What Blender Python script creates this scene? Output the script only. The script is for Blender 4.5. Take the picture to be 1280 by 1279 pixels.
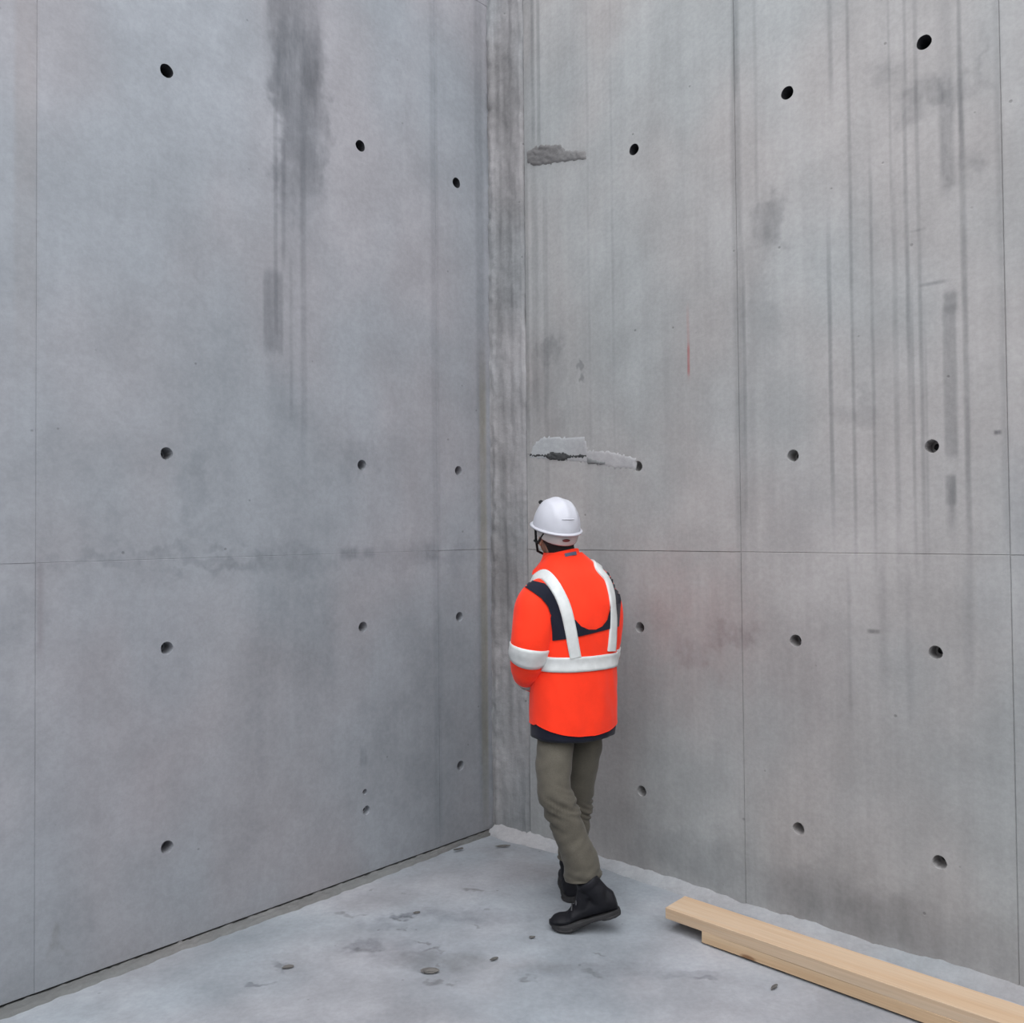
import bpy, bmesh, math, random
from mathutils import Vector, Matrix, noise, geometry
from mathutils.bvhtree import BVHTree

for o in list(bpy.data.objects):
    bpy.data.objects.remove(o)
scene = bpy.context.scene
COL = scene.collection
random.seed(4)

# ------------------------------------------------------------------ camera
F_PX, PITCH, ROLL = 1092.33, 0.021315, -0.008763
CAM = Vector((0.0, 0.0, 1.69))
FW = Vector((0, math.cos(PITCH), math.sin(PITCH)))
UP0 = Vector((0, -math.sin(PITCH), math.cos(PITCH)))
RT0 = Vector((1, 0, 0))
RT = RT0 * math.cos(ROLL) + UP0 * math.sin(ROLL)
UP = UP0 * math.cos(ROLL) - RT0 * math.sin(ROLL)
cd = bpy.data.cameras.new('camera')
cam = bpy.data.objects.new('camera', cd)
COL.objects.link(cam)
cd.sensor_width = 36.0
cd.sensor_fit = 'HORIZONTAL'
cd.lens = F_PX / 1280.0 * 36.0
cd.clip_start = 0.05
M = Matrix((RT, UP, -FW)).transposed().to_4x4()
M.translation = CAM
cam.matrix_world = M
scene.camera = cam

# ------------------------------------------------------------------ light: overcast sky
world = bpy.data.worlds.new('overcast_sky')
scene.world = world
world.use_nodes = True
wn = world.node_tree
bg = wn.nodes['Background']
tc = wn.nodes.new('ShaderNodeTexCoord')
sx = wn.nodes.new('ShaderNodeSeparateXYZ')
mr = wn.nodes.new('ShaderNodeMapRange')
mx = wn.nodes.new('ShaderNodeMix')
mx.data_type = 'RGBA'
wn.links.new(tc.outputs['Generated'], sx.inputs[0])
wn.links.new(sx.outputs['Z'], mr.inputs[0])
wn.links.new(mr.outputs[0], mx.inputs[0])
mx.inputs[6].default_value = (0.52, 0.535, 0.555, 1)     # horizon of a CIE overcast sky
mx.inputs[7].default_value = (1.08, 1.105, 1.145, 1)     # zenith
wn.links.new(mx.outputs[2], bg.inputs[0])
bg.inputs[1].default_value = 1.0
scene.view_settings.view_transform = 'Standard'
scene.view_settings.look = 'None'
scene.view_settings.gamma = 1.0
scene.view_settings.use_curve_mapping = False
scene.view_settings.exposure = 1.9

# ------------------------------------------------------------------ the place in numbers
CORNER = Vector((-0.1145, 5.0009))
AL, AR = 0.75543, 0.81537
DL = Vector((-math.sin(AL), -math.cos(AL)))       # along left wall, away from the corner
DR = Vector((math.sin(AR), -math.cos(AR)))        # along right wall
WALL_H = 6.2
PIT = 8.4

def ray(px, py):
    return FW + RT * ((px - 640) / F_PX) - UP * ((py - 639.5) / F_PX)

def at(px, py, depth):
    d = ray(px, py)
    return CAM + d * (depth / d.y)

def onwall(px, py, D):
    d = ray(px, py)
    n = Vector((-D.y, D.x))
    t = n.dot(CORNER) / n.dot(d.xy)
    P = CAM + d * t
    return (P.xy - CORNER).dot(D), P.z

def onfloor(px, py, z=0.0):
    d = ray(px, py)
    return CAM + d * ((z - CAM.z) / d.z)

# ------------------------------------------------------------------ material helpers
class NT:
    def __init__(self, name):
        self.m = bpy.data.materials.new(name)
        self.m.use_nodes = True
        self.t = self.m.node_tree
        self.b = self.t.nodes['Principled BSDF']
    def n(self, typ, ins=None, **kw):
        nd = self.t.nodes.new(typ)
        for k, v in kw.items():
            setattr(nd, k, v)
        for k, v in (ins or {}).items():
            if isinstance(v, bpy.types.NodeSocket):
                self.t.links.new(v, nd.inputs[k])
            else:
                nd.inputs[k].default_value = v
        return nd
    def math(self, op, a, b=0.0, c=None):
        ins = {0: a, 1: b}
        if c is not None:
            ins[2] = c
        return self.n('ShaderNodeMath', ins, operation=op).outputs[0]
    def noise(self, vec, scale, detail=4.0, rough=0.55):
        return self.n('ShaderNodeTexNoise', {'Vector': vec, 'Scale': scale, 'Detail': detail, 'Roughness': rough}).outputs[0]
    def mapping(self, vec, scale=(1, 1, 1), loc=(0, 0, 0)):
        return self.n('ShaderNodeMapping', {'Vector': vec, 'Scale': scale, 'Location': loc}).outputs[0]
    def rng(self, v, a, b, c, d, smooth=True):
        return self.n('ShaderNodeMapRange', {0: v, 1: a, 2: b, 3: c, 4: d}, interpolation_type='SMOOTHSTEP' if smooth else 'LINEAR').outputs[0]
    def mix(self, f, a, b, blend='MIX'):
        nd = self.n('ShaderNodeMix', {0: f, 6: a, 7: b}, data_type='RGBA', blend_type=blend)
        nd.clamp_result = False
        return nd.outputs[2]
    def scale_col(self, col, v):
        return self.n('ShaderNodeVectorMath', {0: col, 'Scale': v}, operation='SCALE').outputs[0]
    def link(self, o, name):
        self.t.links.new(o, self.b.inputs[name])
    def bump(self, h, strength, dist):
        nd = self.n('ShaderNodeBump', {'Height': h, 'Strength': strength, 'Distance': dist})
        self.t.links.new(nd.outputs[0], self.b.inputs['Normal'])

def add_stains(T, col, vec, vec2, modul, stains):
    """stains: (s0,s1,z0,z1,es,ez,(r,g,b) tint,strength,wobble)"""
    A = T.n('ShaderNodeSeparateXYZ', {0: vec}).outputs
    B = T.n('ShaderNodeSeparateXYZ', {0: vec2}).outputs
    for s0, s1, z0, z1, es, ez, tint, k, wob in stains:
        V = B if wob else A
        s0, s1, z0, z1 = min(s0, s1), max(s0, s1), min(z0, z1), max(z0, z1)
        f = T.rng(V[0], s0 - es, s0 + es, 0.0, min(1.0, k * 1.3))
        f = T.math('MULTIPLY', f, T.rng(V[0], s1 - es, s1 + es, 1.0, 0.0))
        f = T.math('MULTIPLY', f, T.rng(V[2], z0 - ez, z0 + ez, 0.0, 1.0))
        f = T.math('MULTIPLY', f, T.rng(V[2], z1 - ez, z1 + ez, 1.0, 0.0))
        f = T.math('MULTIPLY', f, modul)
        col = T.mix(f, col, (*tint, 1), 'MULTIPLY')
    return col

def concrete(name, c0, c1, stains=(), seed=0.0, vertical=1.0, rough_amt=1.0, ground=False):
    T = NT(name)
    co = T.n('ShaderNodeTexCoord').outputs['Object']
    co = T.mapping(co, loc=(seed, 0, 0)) if False else co
    sh = T.mapping(co, loc=(seed * 3.1, seed * 1.7, seed * 0.9))
    if ground:
        sp = T.n('ShaderNodeSeparateXYZ', {0: co})
        co = T.n('ShaderNodeCombineXYZ', {0: sp.outputs[0], 1: sp.outputs[2], 2: sp.outputs[1]}).outputs[0]
    cloud = T.noise(sh, 0.9, 3, 0.55)
    mid = T.noise(sh, 4.5 if not ground else 3.2, 5, 0.62)
    streak = T.noise(T.mapping(sh, scale=(17, 17, 0.5) if not ground else (2, 2, 2)), 1.0, 4, 0.6)
    fine = T.noise(sh, 45, 3, 0.7)
    hue = T.noise(T.mapping(sh, scale=(1, 1, 0.6), loc=(7, 3, 1)), 1.3, 2, 0.5)
    col = T.mix(T.rng(cloud, 0.33, 0.67, 0, 1), (*c0, 1), (*c1, 1))
    col = T.mix(T.rng(hue, 0.35, 0.65, 0, 1), T.mix(1.0, col, (0.965, 1.0, 1.025, 1), 'MULTIPLY'), T.mix(1.0, col, (1.03, 0.99, 0.995, 1), 'MULTIPLY'))
    v = T.math('MULTIPLY', T.rng(mid, 0.3, 0.7, 0.93 if not ground else 0.84, 1.06 if not ground else 1.10), T.rng(streak, 0.3, 0.7, 1 - 0.07 * vertical, 1 + 0.05 * vertical))
    v = T.math('MULTIPLY', v, T.rng(fine, 0.3, 0.7, 0.94, 1.05))
    vor = T.n('ShaderNodeTexVoronoi', {'Vector': sh, 'Scale': 9.0, 'Randomness': 1.0})
    pore = T.rng(vor.outputs['Distance'], 0.03, 0.075, 1.0, 0.0)
    pore = T.math('MULTIPLY', pore, T.rng(T.n('ShaderNodeSeparateColor', {0: vor.outputs['Color']}).outputs[0], 0.66, 0.72, 0, 1))
    v = T.math('MULTIPLY', v, T.math('SUBTRACT', 1.0, T.math('MULTIPLY', pore, 0.3)))
    col = T.scale_col(col, v)
    wob = T.n('ShaderNodeTexNoise', {'Vector': sh, 'Scale': 7.0, 'Detail': 3.0, 'Roughness': 0.62})
    off = T.n('ShaderNodeVectorMath', {0: wob.outputs['Color'], 1: (0.5, 0.5, 0.5)}, operation='SUBTRACT').outputs[0]
    off = T.n('ShaderNodeVectorMath', {0: off, 1: (0.30, 0.0, 0.42) if not ground else (0.3, 0, 0.3)}, operation='MULTIPLY').outputs[0]
    vec2 = T.n('ShaderNodeVectorMath', {0: co, 1: off}, operation='ADD').outputs[0]
    woba = T.noise(T.mapping(sh, scale=(9, 9, 1.6)), 1.0, 4, 0.6)
    offa = T.n('ShaderNodeCombineXYZ', {0: T.math('MULTIPLY', T.math('SUBTRACT', woba, 0.5), 0.012), 1: 0.0, 2: 0.0}).outputs[0]
    vec1 = T.n('ShaderNodeVectorMath', {0: co, 1: offa}, operation='ADD').outputs[0]
    modul = T.rng(T.noise(T.mapping(sh, scale=(10, 10, 2.2), loc=(3, 1, 9)), 1.0, 5, 0.65), 0.3, 0.62, 0.5, 1.0)
    col = add_stains(T, col, vec1, vec2, modul, stains)
    T.link(col, 'Base Color')
    T.b.inputs['Roughness'].default_value = 0.86
    T.b.inputs['Specular IOR Level'].default_value = 0.25
    h = T.math('ADD', T.math('MULTIPLY', mid, 0.5), T.math('MULTIPLY', fine, 0.14 * rough_amt))
    h = T.math('SUBTRACT', h, T.math('MULTIPLY', pore, 0.5))
    T.bump(h, 0.35, 0.008 * rough_amt)
    return T.m

def cloth(name, col, var=0.08, weave=260.0, rough=0.8, sheen=0.15, bump=0.15):
    T = NT(name)
    co = T.n('ShaderNodeTexCoord').outputs['Object']
    a = T.noise(co, 9, 4)
    b = T.noise(co, weave, 2)
    v = T.math('MULTIPLY', T.rng(a, 0.3, 0.7, 1 - var, 1 + var * 0.5), T.rng(b, 0.3, 0.7, 1 - var * 0.6, 1 + var * 0.3))
    T.link(T.scale_col((*col, ), v), 'Base Color')
    T.b.inputs['Roughness'].default_value = rough
    T.b.inputs['Sheen Weight'].default_value = sheen
    T.b.inputs['Specular IOR Level'].default_value = 0.2
    T.bump(T.math('ADD', a, T.math('MULTIPLY', b, 0.3)), bump, 0.004)
    return T.m

def plain(name, col, rough=0.5, var=0.04, metallic=0.0, spec=0.5):
    T = NT(name)
    co = T.n('ShaderNodeTexCoord').outputs['Object']
    v = T.rng(T.noise(co, 30, 4), 0.3, 0.7, 1 - var, 1 + var)
    T.link(T.scale_col(col, v), 'Base Color')
    T.b.inputs['Roughness'].default_value = rough
    T.b.inputs['Metallic'].default_value = metallic
    T.b.inputs['Specular IOR Level'].default_value = spec
    return T.m

def wood(name, c_light, c_dark, seed):
    T = NT(name)
    co = T.mapping(T.n('ShaderNodeTexCoord').outputs['Object'], loc=(seed, seed * 0.37, seed * 0.61))
    grain = T.noise(T.mapping(co, scale=(0.7, 26, 26)), 1.0, 6, 0.62)
    band = T.noise(T.mapping(co, scale=(0.25, 9, 9)), 1.0, 3, 0.5)
    fine = T.noise(T.mapping(co, scale=(4, 220, 220)), 1.0, 3, 0.6)
    f = T.math('ADD', T.math('MULTIPLY', T.rng(grain, 0.3, 0.7, 0, 1), 0.5), T.math('MULTIPLY', T.rng(band, 0.35, 0.65, 0, 1), 0.5))
    col = T.mix(f, (*c_light, 1), (*c_dark, 1))
    col = T.scale_col(col, T.rng(fine, 0.3, 0.7, 0.93, 1.05))
    vor = T.n('ShaderNodeTexVoronoi', {'Vector': T.mapping(co, scale=(3.2, 9, 9)), 'Scale': 1.0})
    knot = T.rng(vor.outputs['Distance'], 0.06, 0.14, 1, 0)
    knot = T.math('MULTIPLY', knot, T.rng(T.n('ShaderNodeSeparateColor', {0: vor.outputs['Color']}).outputs[1], 0.55, 0.6, 0, 1))
    col = T.mix(T.math('MULTIPLY', knot, 0.8), col, (0.16, 0.07, 0.03, 1))
    T.link(col, 'Base Color')
    T.b.inputs['Roughness'].default_value = 0.7
    T.b.inputs['Specular IOR Level'].default_value = 0.25
    T.bump(T.math('ADD', grain, T.math('MULTIPLY', fine, 0.3)), 0.2, 0.002)
    return T.m

# ------------------------------------------------------------------ object helpers
def mesh_obj(name, verts, faces, mat, parent=None, smooth=False):
    me = bpy.data.meshes.new(name)
    me.from_pydata([tuple(v) for v in verts], [], faces)
    me.validate()
    bm = bmesh.new(); bm.from_mesh(me)
    bmesh.ops.recalc_face_normals(bm, faces=bm.faces)
    bm.to_mesh(me); bm.free()
    if smooth:
        for p in me.polygons:
            p.use_smooth = True
    o = bpy.data.objects.new(name, me)
    COL.objects.link(o)
    if mat:
        me.materials.append(mat)
    if parent:
        o.parent = parent
    return o

def tag(o, label=None, cat=None, group=None, kind=None):
    if label: o['label'] = label
    if cat: o['category'] = cat
    if group: o['group'] = group
    if kind: o['kind'] = kind
    return o

def fbm(p, oct=4):
    return noise.fractal(p, 1.0, 2.0, oct)

# ------------------------------------------------------------------ stains and broad tones traced on the walls
GREY = (0.66, 0.67, 0.68)
def wall_stain_tone(D, x0, y0, x1, y1, es=0.012, ez=0.08, tint=GREY, k=0.6, wob=0):
    s0, za = onwall(x0, (y0 + y1) / 2, D); s1, zb = onwall(x1, (y0 + y1) / 2, D)
    xm = (x0 + x1) / 2
    z1 = onwall(xm, y0, D)[1]; z0 = onwall(xm, y1, D)[1]
    return (s0, s1, z0, z1, es, ez, tint, k, wob)

Ls = lambda *a, **k: wall_stain_tone(DL, *a, **k)
Rs = lambda *a, **k: wall_stain_tone(DR, *a, **k)
LEFT_STAINS_TONES = [
    Ls(333, -60, 402, 130, es=0.03, ez=0.15, k=0.75, tint=(0.62, 0.63, 0.64)),
    Ls(342, 40, 408, 235, es=0.03, ez=0.2, k=0.7, wob=1),
    Ls(350, 120, 398, 300, es=0.03, ez=0.25, k=0.45, wob=1),
    Ls(329, 338, 354, 440, es=0.008, ez=0.03, k=0.75, tint=(0.7, 0.71, 0.72)),
    Ls(342, 130, 347, 420, es=0.006, k=0.55), Ls(352, 170, 357, 330, es=0.008, k=0.5),
    Ls(376, 170, 383, 560, es=0.01, ez=0.3, k=0.5), Ls(362, 320, 366, 520, es=0.008, k=0.35),
    Ls(335, 430, 380, 570, es=0.03, ez=0.2, k=0.25),
    Ls(18, -40, 47, 400, es=0.012, ez=0.5, k=0.65, tint=(0.93, 0.88, 0.85)),
    Ls(596, -20, 606, 1030, es=0.015, ez=0.3, k=0.5), Ls(540, -20, 549, 1040, es=0.012, ez=0.3, k=0.3),
    Ls(601, 470, 609, 1000, es=0.012, ez=0.3, k=0.7, tint=(1.0, 0.93, 0.76)),
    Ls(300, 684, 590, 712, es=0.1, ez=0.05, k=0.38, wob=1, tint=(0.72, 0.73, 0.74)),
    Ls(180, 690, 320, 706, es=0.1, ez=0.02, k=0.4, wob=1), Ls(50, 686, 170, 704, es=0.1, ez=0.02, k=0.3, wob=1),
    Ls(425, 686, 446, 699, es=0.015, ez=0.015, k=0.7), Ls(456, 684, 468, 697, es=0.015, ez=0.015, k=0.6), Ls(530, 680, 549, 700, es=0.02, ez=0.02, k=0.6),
    Ls(310, 705, 420, 900, es=0.06, ez=0.3, k=0.3), Ls(420, 800, 610, 1040, es=0.25, ez=0.4, k=0.35, tint=(0.75, 0.75, 0.75)),  # second entry: broad soft darkening low towards the corner
    Ls(46, 700, 54, 830, es=0.012, ez=0.1, k=0.55, tint=(0.8, 0.75, 0.75)),
    Ls(64, 1155, 82, 1210, es=0.02, ez=0.05, k=0.5, wob=1, tint=(0.75, 0.72, 0.68)),
    Ls(60, 705, 240, 1060, es=0.15, ez=0.3, k=0.5, tint=(1.02, 0.97, 0.97)),
    Ls(230, 570, 260, 650, es=0.03, ez=0.06, k=0.3, wob=1), Ls(280, 850, 330, 1130, es=0.06, ez=0.3, k=0.3, tint=(0.85, 0.87, 0.88)),
    Ls(430, 545, 470, 590, es=0.02, ez=0.03, k=0.25, wob=1), Ls(450, 935, 458, 960, es=0.008, ez=0.03, k=0.5),
    Ls(0, 735, 40, 800, es=0.05, ez=0.08, k=0.3, wob=1),
]
RIGHT_STAINS_TONES = [
    Rs(648, -30, 666, 190, es=0.02, ez=0.3, k=0.5), Rs(664, -30, 668, 175, es=0.008, k=0.7), Rs(671, -30, 675, 178, es=0.006, k=0.6),
    Rs(654, 210, 661, 560, es=0.01, ez=0.2, k=0.65), Rs(665, 220, 673, 520, es=0.015, ez=0.2, k=0.55), Rs(680, 230, 686, 640, es=0.008, ez=0.2, k=0.4),
    Rs(660, 420, 705, 560, es=0.05, ez=0.15, k=0.4, wob=1), Rs(672, 428, 700, 452, es=0.03, ez=0.04, k=0.5, wob=1),
    Rs(724, 460, 732, 474, es=0.012, ez=0.015, k=0.8, wob=1), Rs(700, 0, 735, 180, es=0.06, ez=0.4, k=0.25),
    Rs(764, -20, 767, 600, es=0.006, k=0.25), Rs(734, 0, 737, 560, es=0.006, k=0.2),
    Rs(915, -40, 923, 120, es=0.012, ez=0.1, k=0.8), Rs(917, 80, 929, 700, es=0.012, ez=0.3, k=0.5), Rs(929, 330, 933, 640, es=0.005, k=0.5),
    Rs(933, 480, 945, 690, es=0.02, ez=0.2, k=0.25), Rs(942, -20, 946, 260, es=0.008, k=0.4),
    Rs(938, 258, 975, 300, es=0.03, ez=0.05, k=0.65, wob=1), Rs(930, 285, 965, 440, es=0.03, ez=0.25, k=0.35, wob=1),
    Rs(1035, -20, 1040, 120, es=0.008, k=0.55), Rs(1036, 300, 1041, 640, es=0.006, ez=0.3, k=0.75),
    Rs(1060, -20, 1064, 450, es=0.006, ez=0.3, k=0.65), Rs(1066, 420, 1070, 690, es=0.006, ez=0.2, k=0.6), Rs(1089, 200, 1093, 690, es=0.006, ez=0.3, k=0.55),
    Rs(1110, -20, 1113, 240, es=0.006, k=0.4), Rs(1117, 240, 1123, 690, es=0.007, ez=0.3, k=0.5),
    Rs(1129, -20, 1133, 110, es=0.006, k=0.5), Rs(1131, 120, 1136, 500, es=0.006, ez=0.3, k=0.7), Rs(1140, 380, 1144, 690, es=0.005, ez=0.2, k=0.55),
    Rs(1147, -20, 1152, 690, es=0.006, ez=0.3, k=0.6), Rs(1157, 420, 1160, 690, es=0.005, ez=0.2, k=0.4),
    Rs(1172, -20, 1190, 90, es=0.02, ez=0.15, k=0.4), Rs(1197, -20, 1202, 180, es=0.006, k=0.7), Rs(1203, 90, 1210, 690, es=0.007, ez=0.2, k=0.7),
    Rs(1128, 108, 1168, 150, es=0.03, ez=0.05, k=0.55, wob=1), Rs(1150, 100, 1222, 130, es=0.05, ez=0.03, k=0.45, wob=1),
    Rs(1175, 95, 1192, 235, es=0.012, ez=0.08, k=0.8), Rs(1195, 195, 1232, 225, es=0.04, ez=0.05, k=0.5, wob=1), Rs(1222, 40, 1235, 110, es=0.02, ez=0.08, k=0.4, wob=1),
    Rs(1080, 85, 1118, 108, es=0.05, ez=0.03, k=0.4, wob=1),
    Rs(1179, 364, 1196, 390, es=0.01, ez=0.02, k=0.8), Rs(1179, 385, 1196, 572, es=0.008, ez=0.03, k=0.7), Rs(1181, 594, 1195, 632, es=0.006, ez=0.012, k=1.0), Rs(1184, 600, 1194, 665, es=0.012, ez=0.05, k=0.8),
    Rs(1150, 352, 1182, 356, es=0.03, ez=0.006, k=0.8), Rs(1140, 286, 1156, 289, es=0.02, ez=0.005, k=0.7),
    Rs(1248, -20, 1256, 700, es=0.012, ez=0.3, k=0.5), Rs(1256, 540, 1290, 700, es=0.03, ez=0.15, k=0.4, tint=(0.75, 0.77, 0.8)),
    Rs(1050, 498, 1095, 530, es=0.04, ez=0.04, k=0.4, wob=1),
    Rs(960, 600, 1040, 690, es=0.08, ez=0.1, k=0.3, wob=1, tint=(0.8, 0.8, 0.82)),
    Rs(859, 385, 862, 470, es=0.003, ez=0.05, k=0.35, tint=(1.0, 0.6, 0.58)), Rs(859, 432, 862, 468, es=0.003, ez=0.02, k=0.5, tint=(1.0, 0.4, 0.4)),
    Rs(800, 720, 935, 830, es=0.18, ez=0.18, k=0.42, wob=1, tint=(1.02, 0.86, 0.85)),
    Rs(885, 782, 945, 806, es=0.05, ez=0.05, k=0.6, wob=1, tint=(0.72, 0.68, 0.7)), Rs(840, 800, 890, 832, es=0.05, ez=0.05, k=0.5, wob=1, tint=(0.72, 0.68, 0.7)),
    Rs(960, 770, 1050, 900, es=0.12, ez=0.12, k=0.45, wob=1, tint=(0.78, 0.76, 0.77)),
    Rs(1060, 705, 1064, 900, es=0.008, k=0.3), Rs(1100, 705, 1108, 860, es=0.012, k=0.3), Rs(1132, 700, 1140, 900, es=0.012, k=0.3), Rs(1205, 700, 1217, 860, es=0.012, ez=0.1, k=0.5, tint=(0.8, 0.81, 0.82)),
    Rs(1222, 705, 1290, 800, es=0.008, ez=0.15, k=0.7, tint=(1.10, 1.11, 1.12)),
    Rs(780, 700, 800, 800, es=0.02, ez=0.1, k=0.35, tint=(1.15, 1.16, 1.18)),
    Rs(1085, 787, 1100, 792, es=0.01, ez=0.006, k=0.9, tint=(0.5, 0.5, 0.5)), Rs(1243, 538, 1252, 543, es=0.006, ez=0.006, k=1.0, tint=(0.4, 0.4, 0.42)),
    Rs(760, 900, 1290, 1000, es=0.6, ez=0.5, k=0.15, wob=1),  # broad faint darkening across the lower wall
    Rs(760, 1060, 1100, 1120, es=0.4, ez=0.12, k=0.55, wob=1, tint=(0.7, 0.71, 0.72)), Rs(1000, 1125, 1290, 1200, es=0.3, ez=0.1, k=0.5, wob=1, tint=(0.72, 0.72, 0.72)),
]
C_L0, C_L1 = (0.272, 0.278, 0.292), (0.308, 0.312, 0.328)  # left wall: blue reflected from the sky is tinted into the base colour
C_R0, C_R1 = (0.305, 0.301, 0.294), (0.350, 0.345, 0.337)
def panel_concrete(name, c0, c1, stains, box, **kw):
    s0, s1, z0, z1 = box
    mine = [q for q in stains if max(q[0], q[1]) + q[4] + 0.1 > s0 and min(q[0], q[1]) - q[4] - 0.1 < s1 and max(q[2], q[3]) + q[5] + 0.2 > z0 and min(q[2], q[3]) - q[5] - 0.2 < z1]
    return concrete(name, c0, c1, mine, **kw)
MAT_CORE = plain('concrete_core', (0.325, 0.321, 0.314), 0.9, 0.08, 0.0, 0.2)
MAT_GROUT = concrete('concrete_grout', (0.22, 0.22, 0.22), (0.35, 0.348, 0.35), seed=5.0, vertical=2.0, rough_amt=2.5)
MAT_MORTAR = concrete('mortar', (0.27, 0.275, 0.28), (0.34, 0.345, 0.35), seed=6.0, vertical=0.2, rough_amt=2.5)
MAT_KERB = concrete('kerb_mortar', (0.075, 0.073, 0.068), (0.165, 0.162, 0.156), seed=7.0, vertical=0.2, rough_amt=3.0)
MAT_GOUGE = concrete('gouged_concrete', (0.05, 0.05, 0.05), (0.13, 0.13, 0.128), seed=12.0, vertical=0.5, rough_amt=3.0)
MAT_SMEAR = concrete('mortar_smear', (0.315, 0.315, 0.318), (0.375, 0.375, 0.375), seed=11.0, vertical=0.5, rough_amt=1.5)
MAT_CHIP = concrete('chipped_concrete', (0.12, 0.12, 0.12), (0.24, 0.24, 0.235), seed=8.0, vertical=0.5, rough_amt=3.0)
MAT_PLUG_BORE = plain('tie_plug_bore', (0.030, 0.030, 0.034), 0.7)

def fs(px, py, rx, ry, k, tint=(0.6, 0.6, 0.62), wob=1, soft=0.6):
    P = onfloor(px, py)
    return (P.x - rx, P.x + rx, P.y - ry, P.y + ry, rx * soft, ry * soft, tint, k, wob)
FLOOR_STAINS = [
    fs(540, 1165, 0.30, 0.22, 0.5, (0.78, 0.78, 0.8)), fs(500, 1190, 0.12, 0.10, 0.55), fs(620, 1145, 0.22, 0.07, 0.55), fs(560, 1140, 0.16, 0.06, 0.6),
    fs(540, 1200, 0.15, 0.06, 0.7, (0.6, 0.58, 0.56)), fs(470, 1155, 0.08, 0.05, 0.7), fs(455, 1182, 0.05, 0.05, 0.7), fs(640, 1205, 0.2, 0.06, 0.4, (0.8, 0.75, 0.72)),
    fs(690, 1215, 0.3, 0.1, 0.5, (0.85, 0.81, 0.8)), fs(355, 1208, 0.035, 0.022, 1.0, (0.5, 0.5, 0.52)), fs(330, 1228, 0.03, 0.015, 0.8), fs(860, 1215, 0.1, 0.03, 0.7), fs(800, 1240, 0.25, 0.1, 0.4, (0.85, 0.82, 0.82)),
    fs(640, 1062, 0.20, 0.10, 0.6, (0.72, 0.68, 0.66)), fs(700, 1085, 0.25, 0.1, 0.5, (0.8, 0.74, 0.7)), fs(880, 1222, 0.05, 0.02, 0.8), fs(600, 1110, 0.2, 0.1, 0.4, (0.85, 0.83, 0.82)),
    fs(505, 1145, 0.03, 0.03, 0.8), fs(735, 1212, 0.25, 0.05, 0.4), fs(620, 1250, 0.3, 0.1, 0.3, (0.85, 0.84, 0.84)),
]
FLOOR_STAINS = [(q[0], q[1], q[2], q[3], q[4], q[5], q[6], q[7] * (0.55 if q[1] - q[0] > 0.15 else 0.9), q[8]) for q in FLOOR_STAINS]
for _i in range(18):
    FLOOR_STAINS.append(fs(random.uniform(430, 760), random.uniform(1100, 1240), random.uniform(0.008, 0.035), random.uniform(0.006, 0.02), random.uniform(0.5, 0.8), (0.58, 0.57, 0.56)))
MAT_FLOOR = concrete('floor_concrete', (0.255, 0.268, 0.284), (0.350, 0.362, 0.378), FLOOR_STAINS, seed=4.0, vertical=0.6, rough_amt=1.6, ground=True)

# ------------------------------------------------------------------ floor
def grid_floor():
    vs, fc = [], []
    cx, cy = CORNER
    N = 60
    L = PIT + 0.6
    for i in range(N + 1):
        for j in range(N + 1):
            a, b = -0.3 + (i / N) ** 1.6 * L, -0.3 + (j / N) ** 1.6 * L
            p = CORNER + DL * a + DR * b
            z = 0.006 * noise.noise(Vector((p.x * 1.3, p.y * 1.3, 0))) + 0.003 * noise.noise(Vector((p.x * 5, p.y * 5, 3)))
            vs.append((p.x, p.y, z - 0.004 - 0.012 * max(0.0, 1 - abs(b) / 0.35)))
    for i in range(N):
        for j in range(N):
            q = i * (N + 1) + j
            fc.append((q, q + 1, q + N + 2, q + N + 1))
    return mesh_obj('floor', vs, fc, MAT_FLOOR, smooth=True)
floor = tag(grid_floor(), 'pale grey-blue concrete floor slab with dirt stains', kind='structure')

# ------------------------------------------------------------------ walls: core + cast panels with tie holes
def wall_parent(name, origin, D, length, side, label):
    """local x runs along D, z up; the room lies at side*y"""
    rot = math.atan2(D.y, D.x)
    y0, y1 = (-0.45, -0.25) if side > 0 else (0.25, 0.45)
    vs = [(x, y, z) for x in (-0.2, length) for y in (y0, y1) for z in (0.0, WALL_H)]
    fc = [(0, 1, 3, 2), (4, 6, 7, 5), (0, 4, 5, 1), (2, 3, 7, 6), (0, 2, 6, 4), (1, 5, 7, 3)]
    o = mesh_obj(name, vs, fc, MAT_CORE)
    o.location = (origin.x, origin.y, 0)
    o.rotation_euler = (0, 0, rot)
    return tag(o, label, kind='structure')

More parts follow.
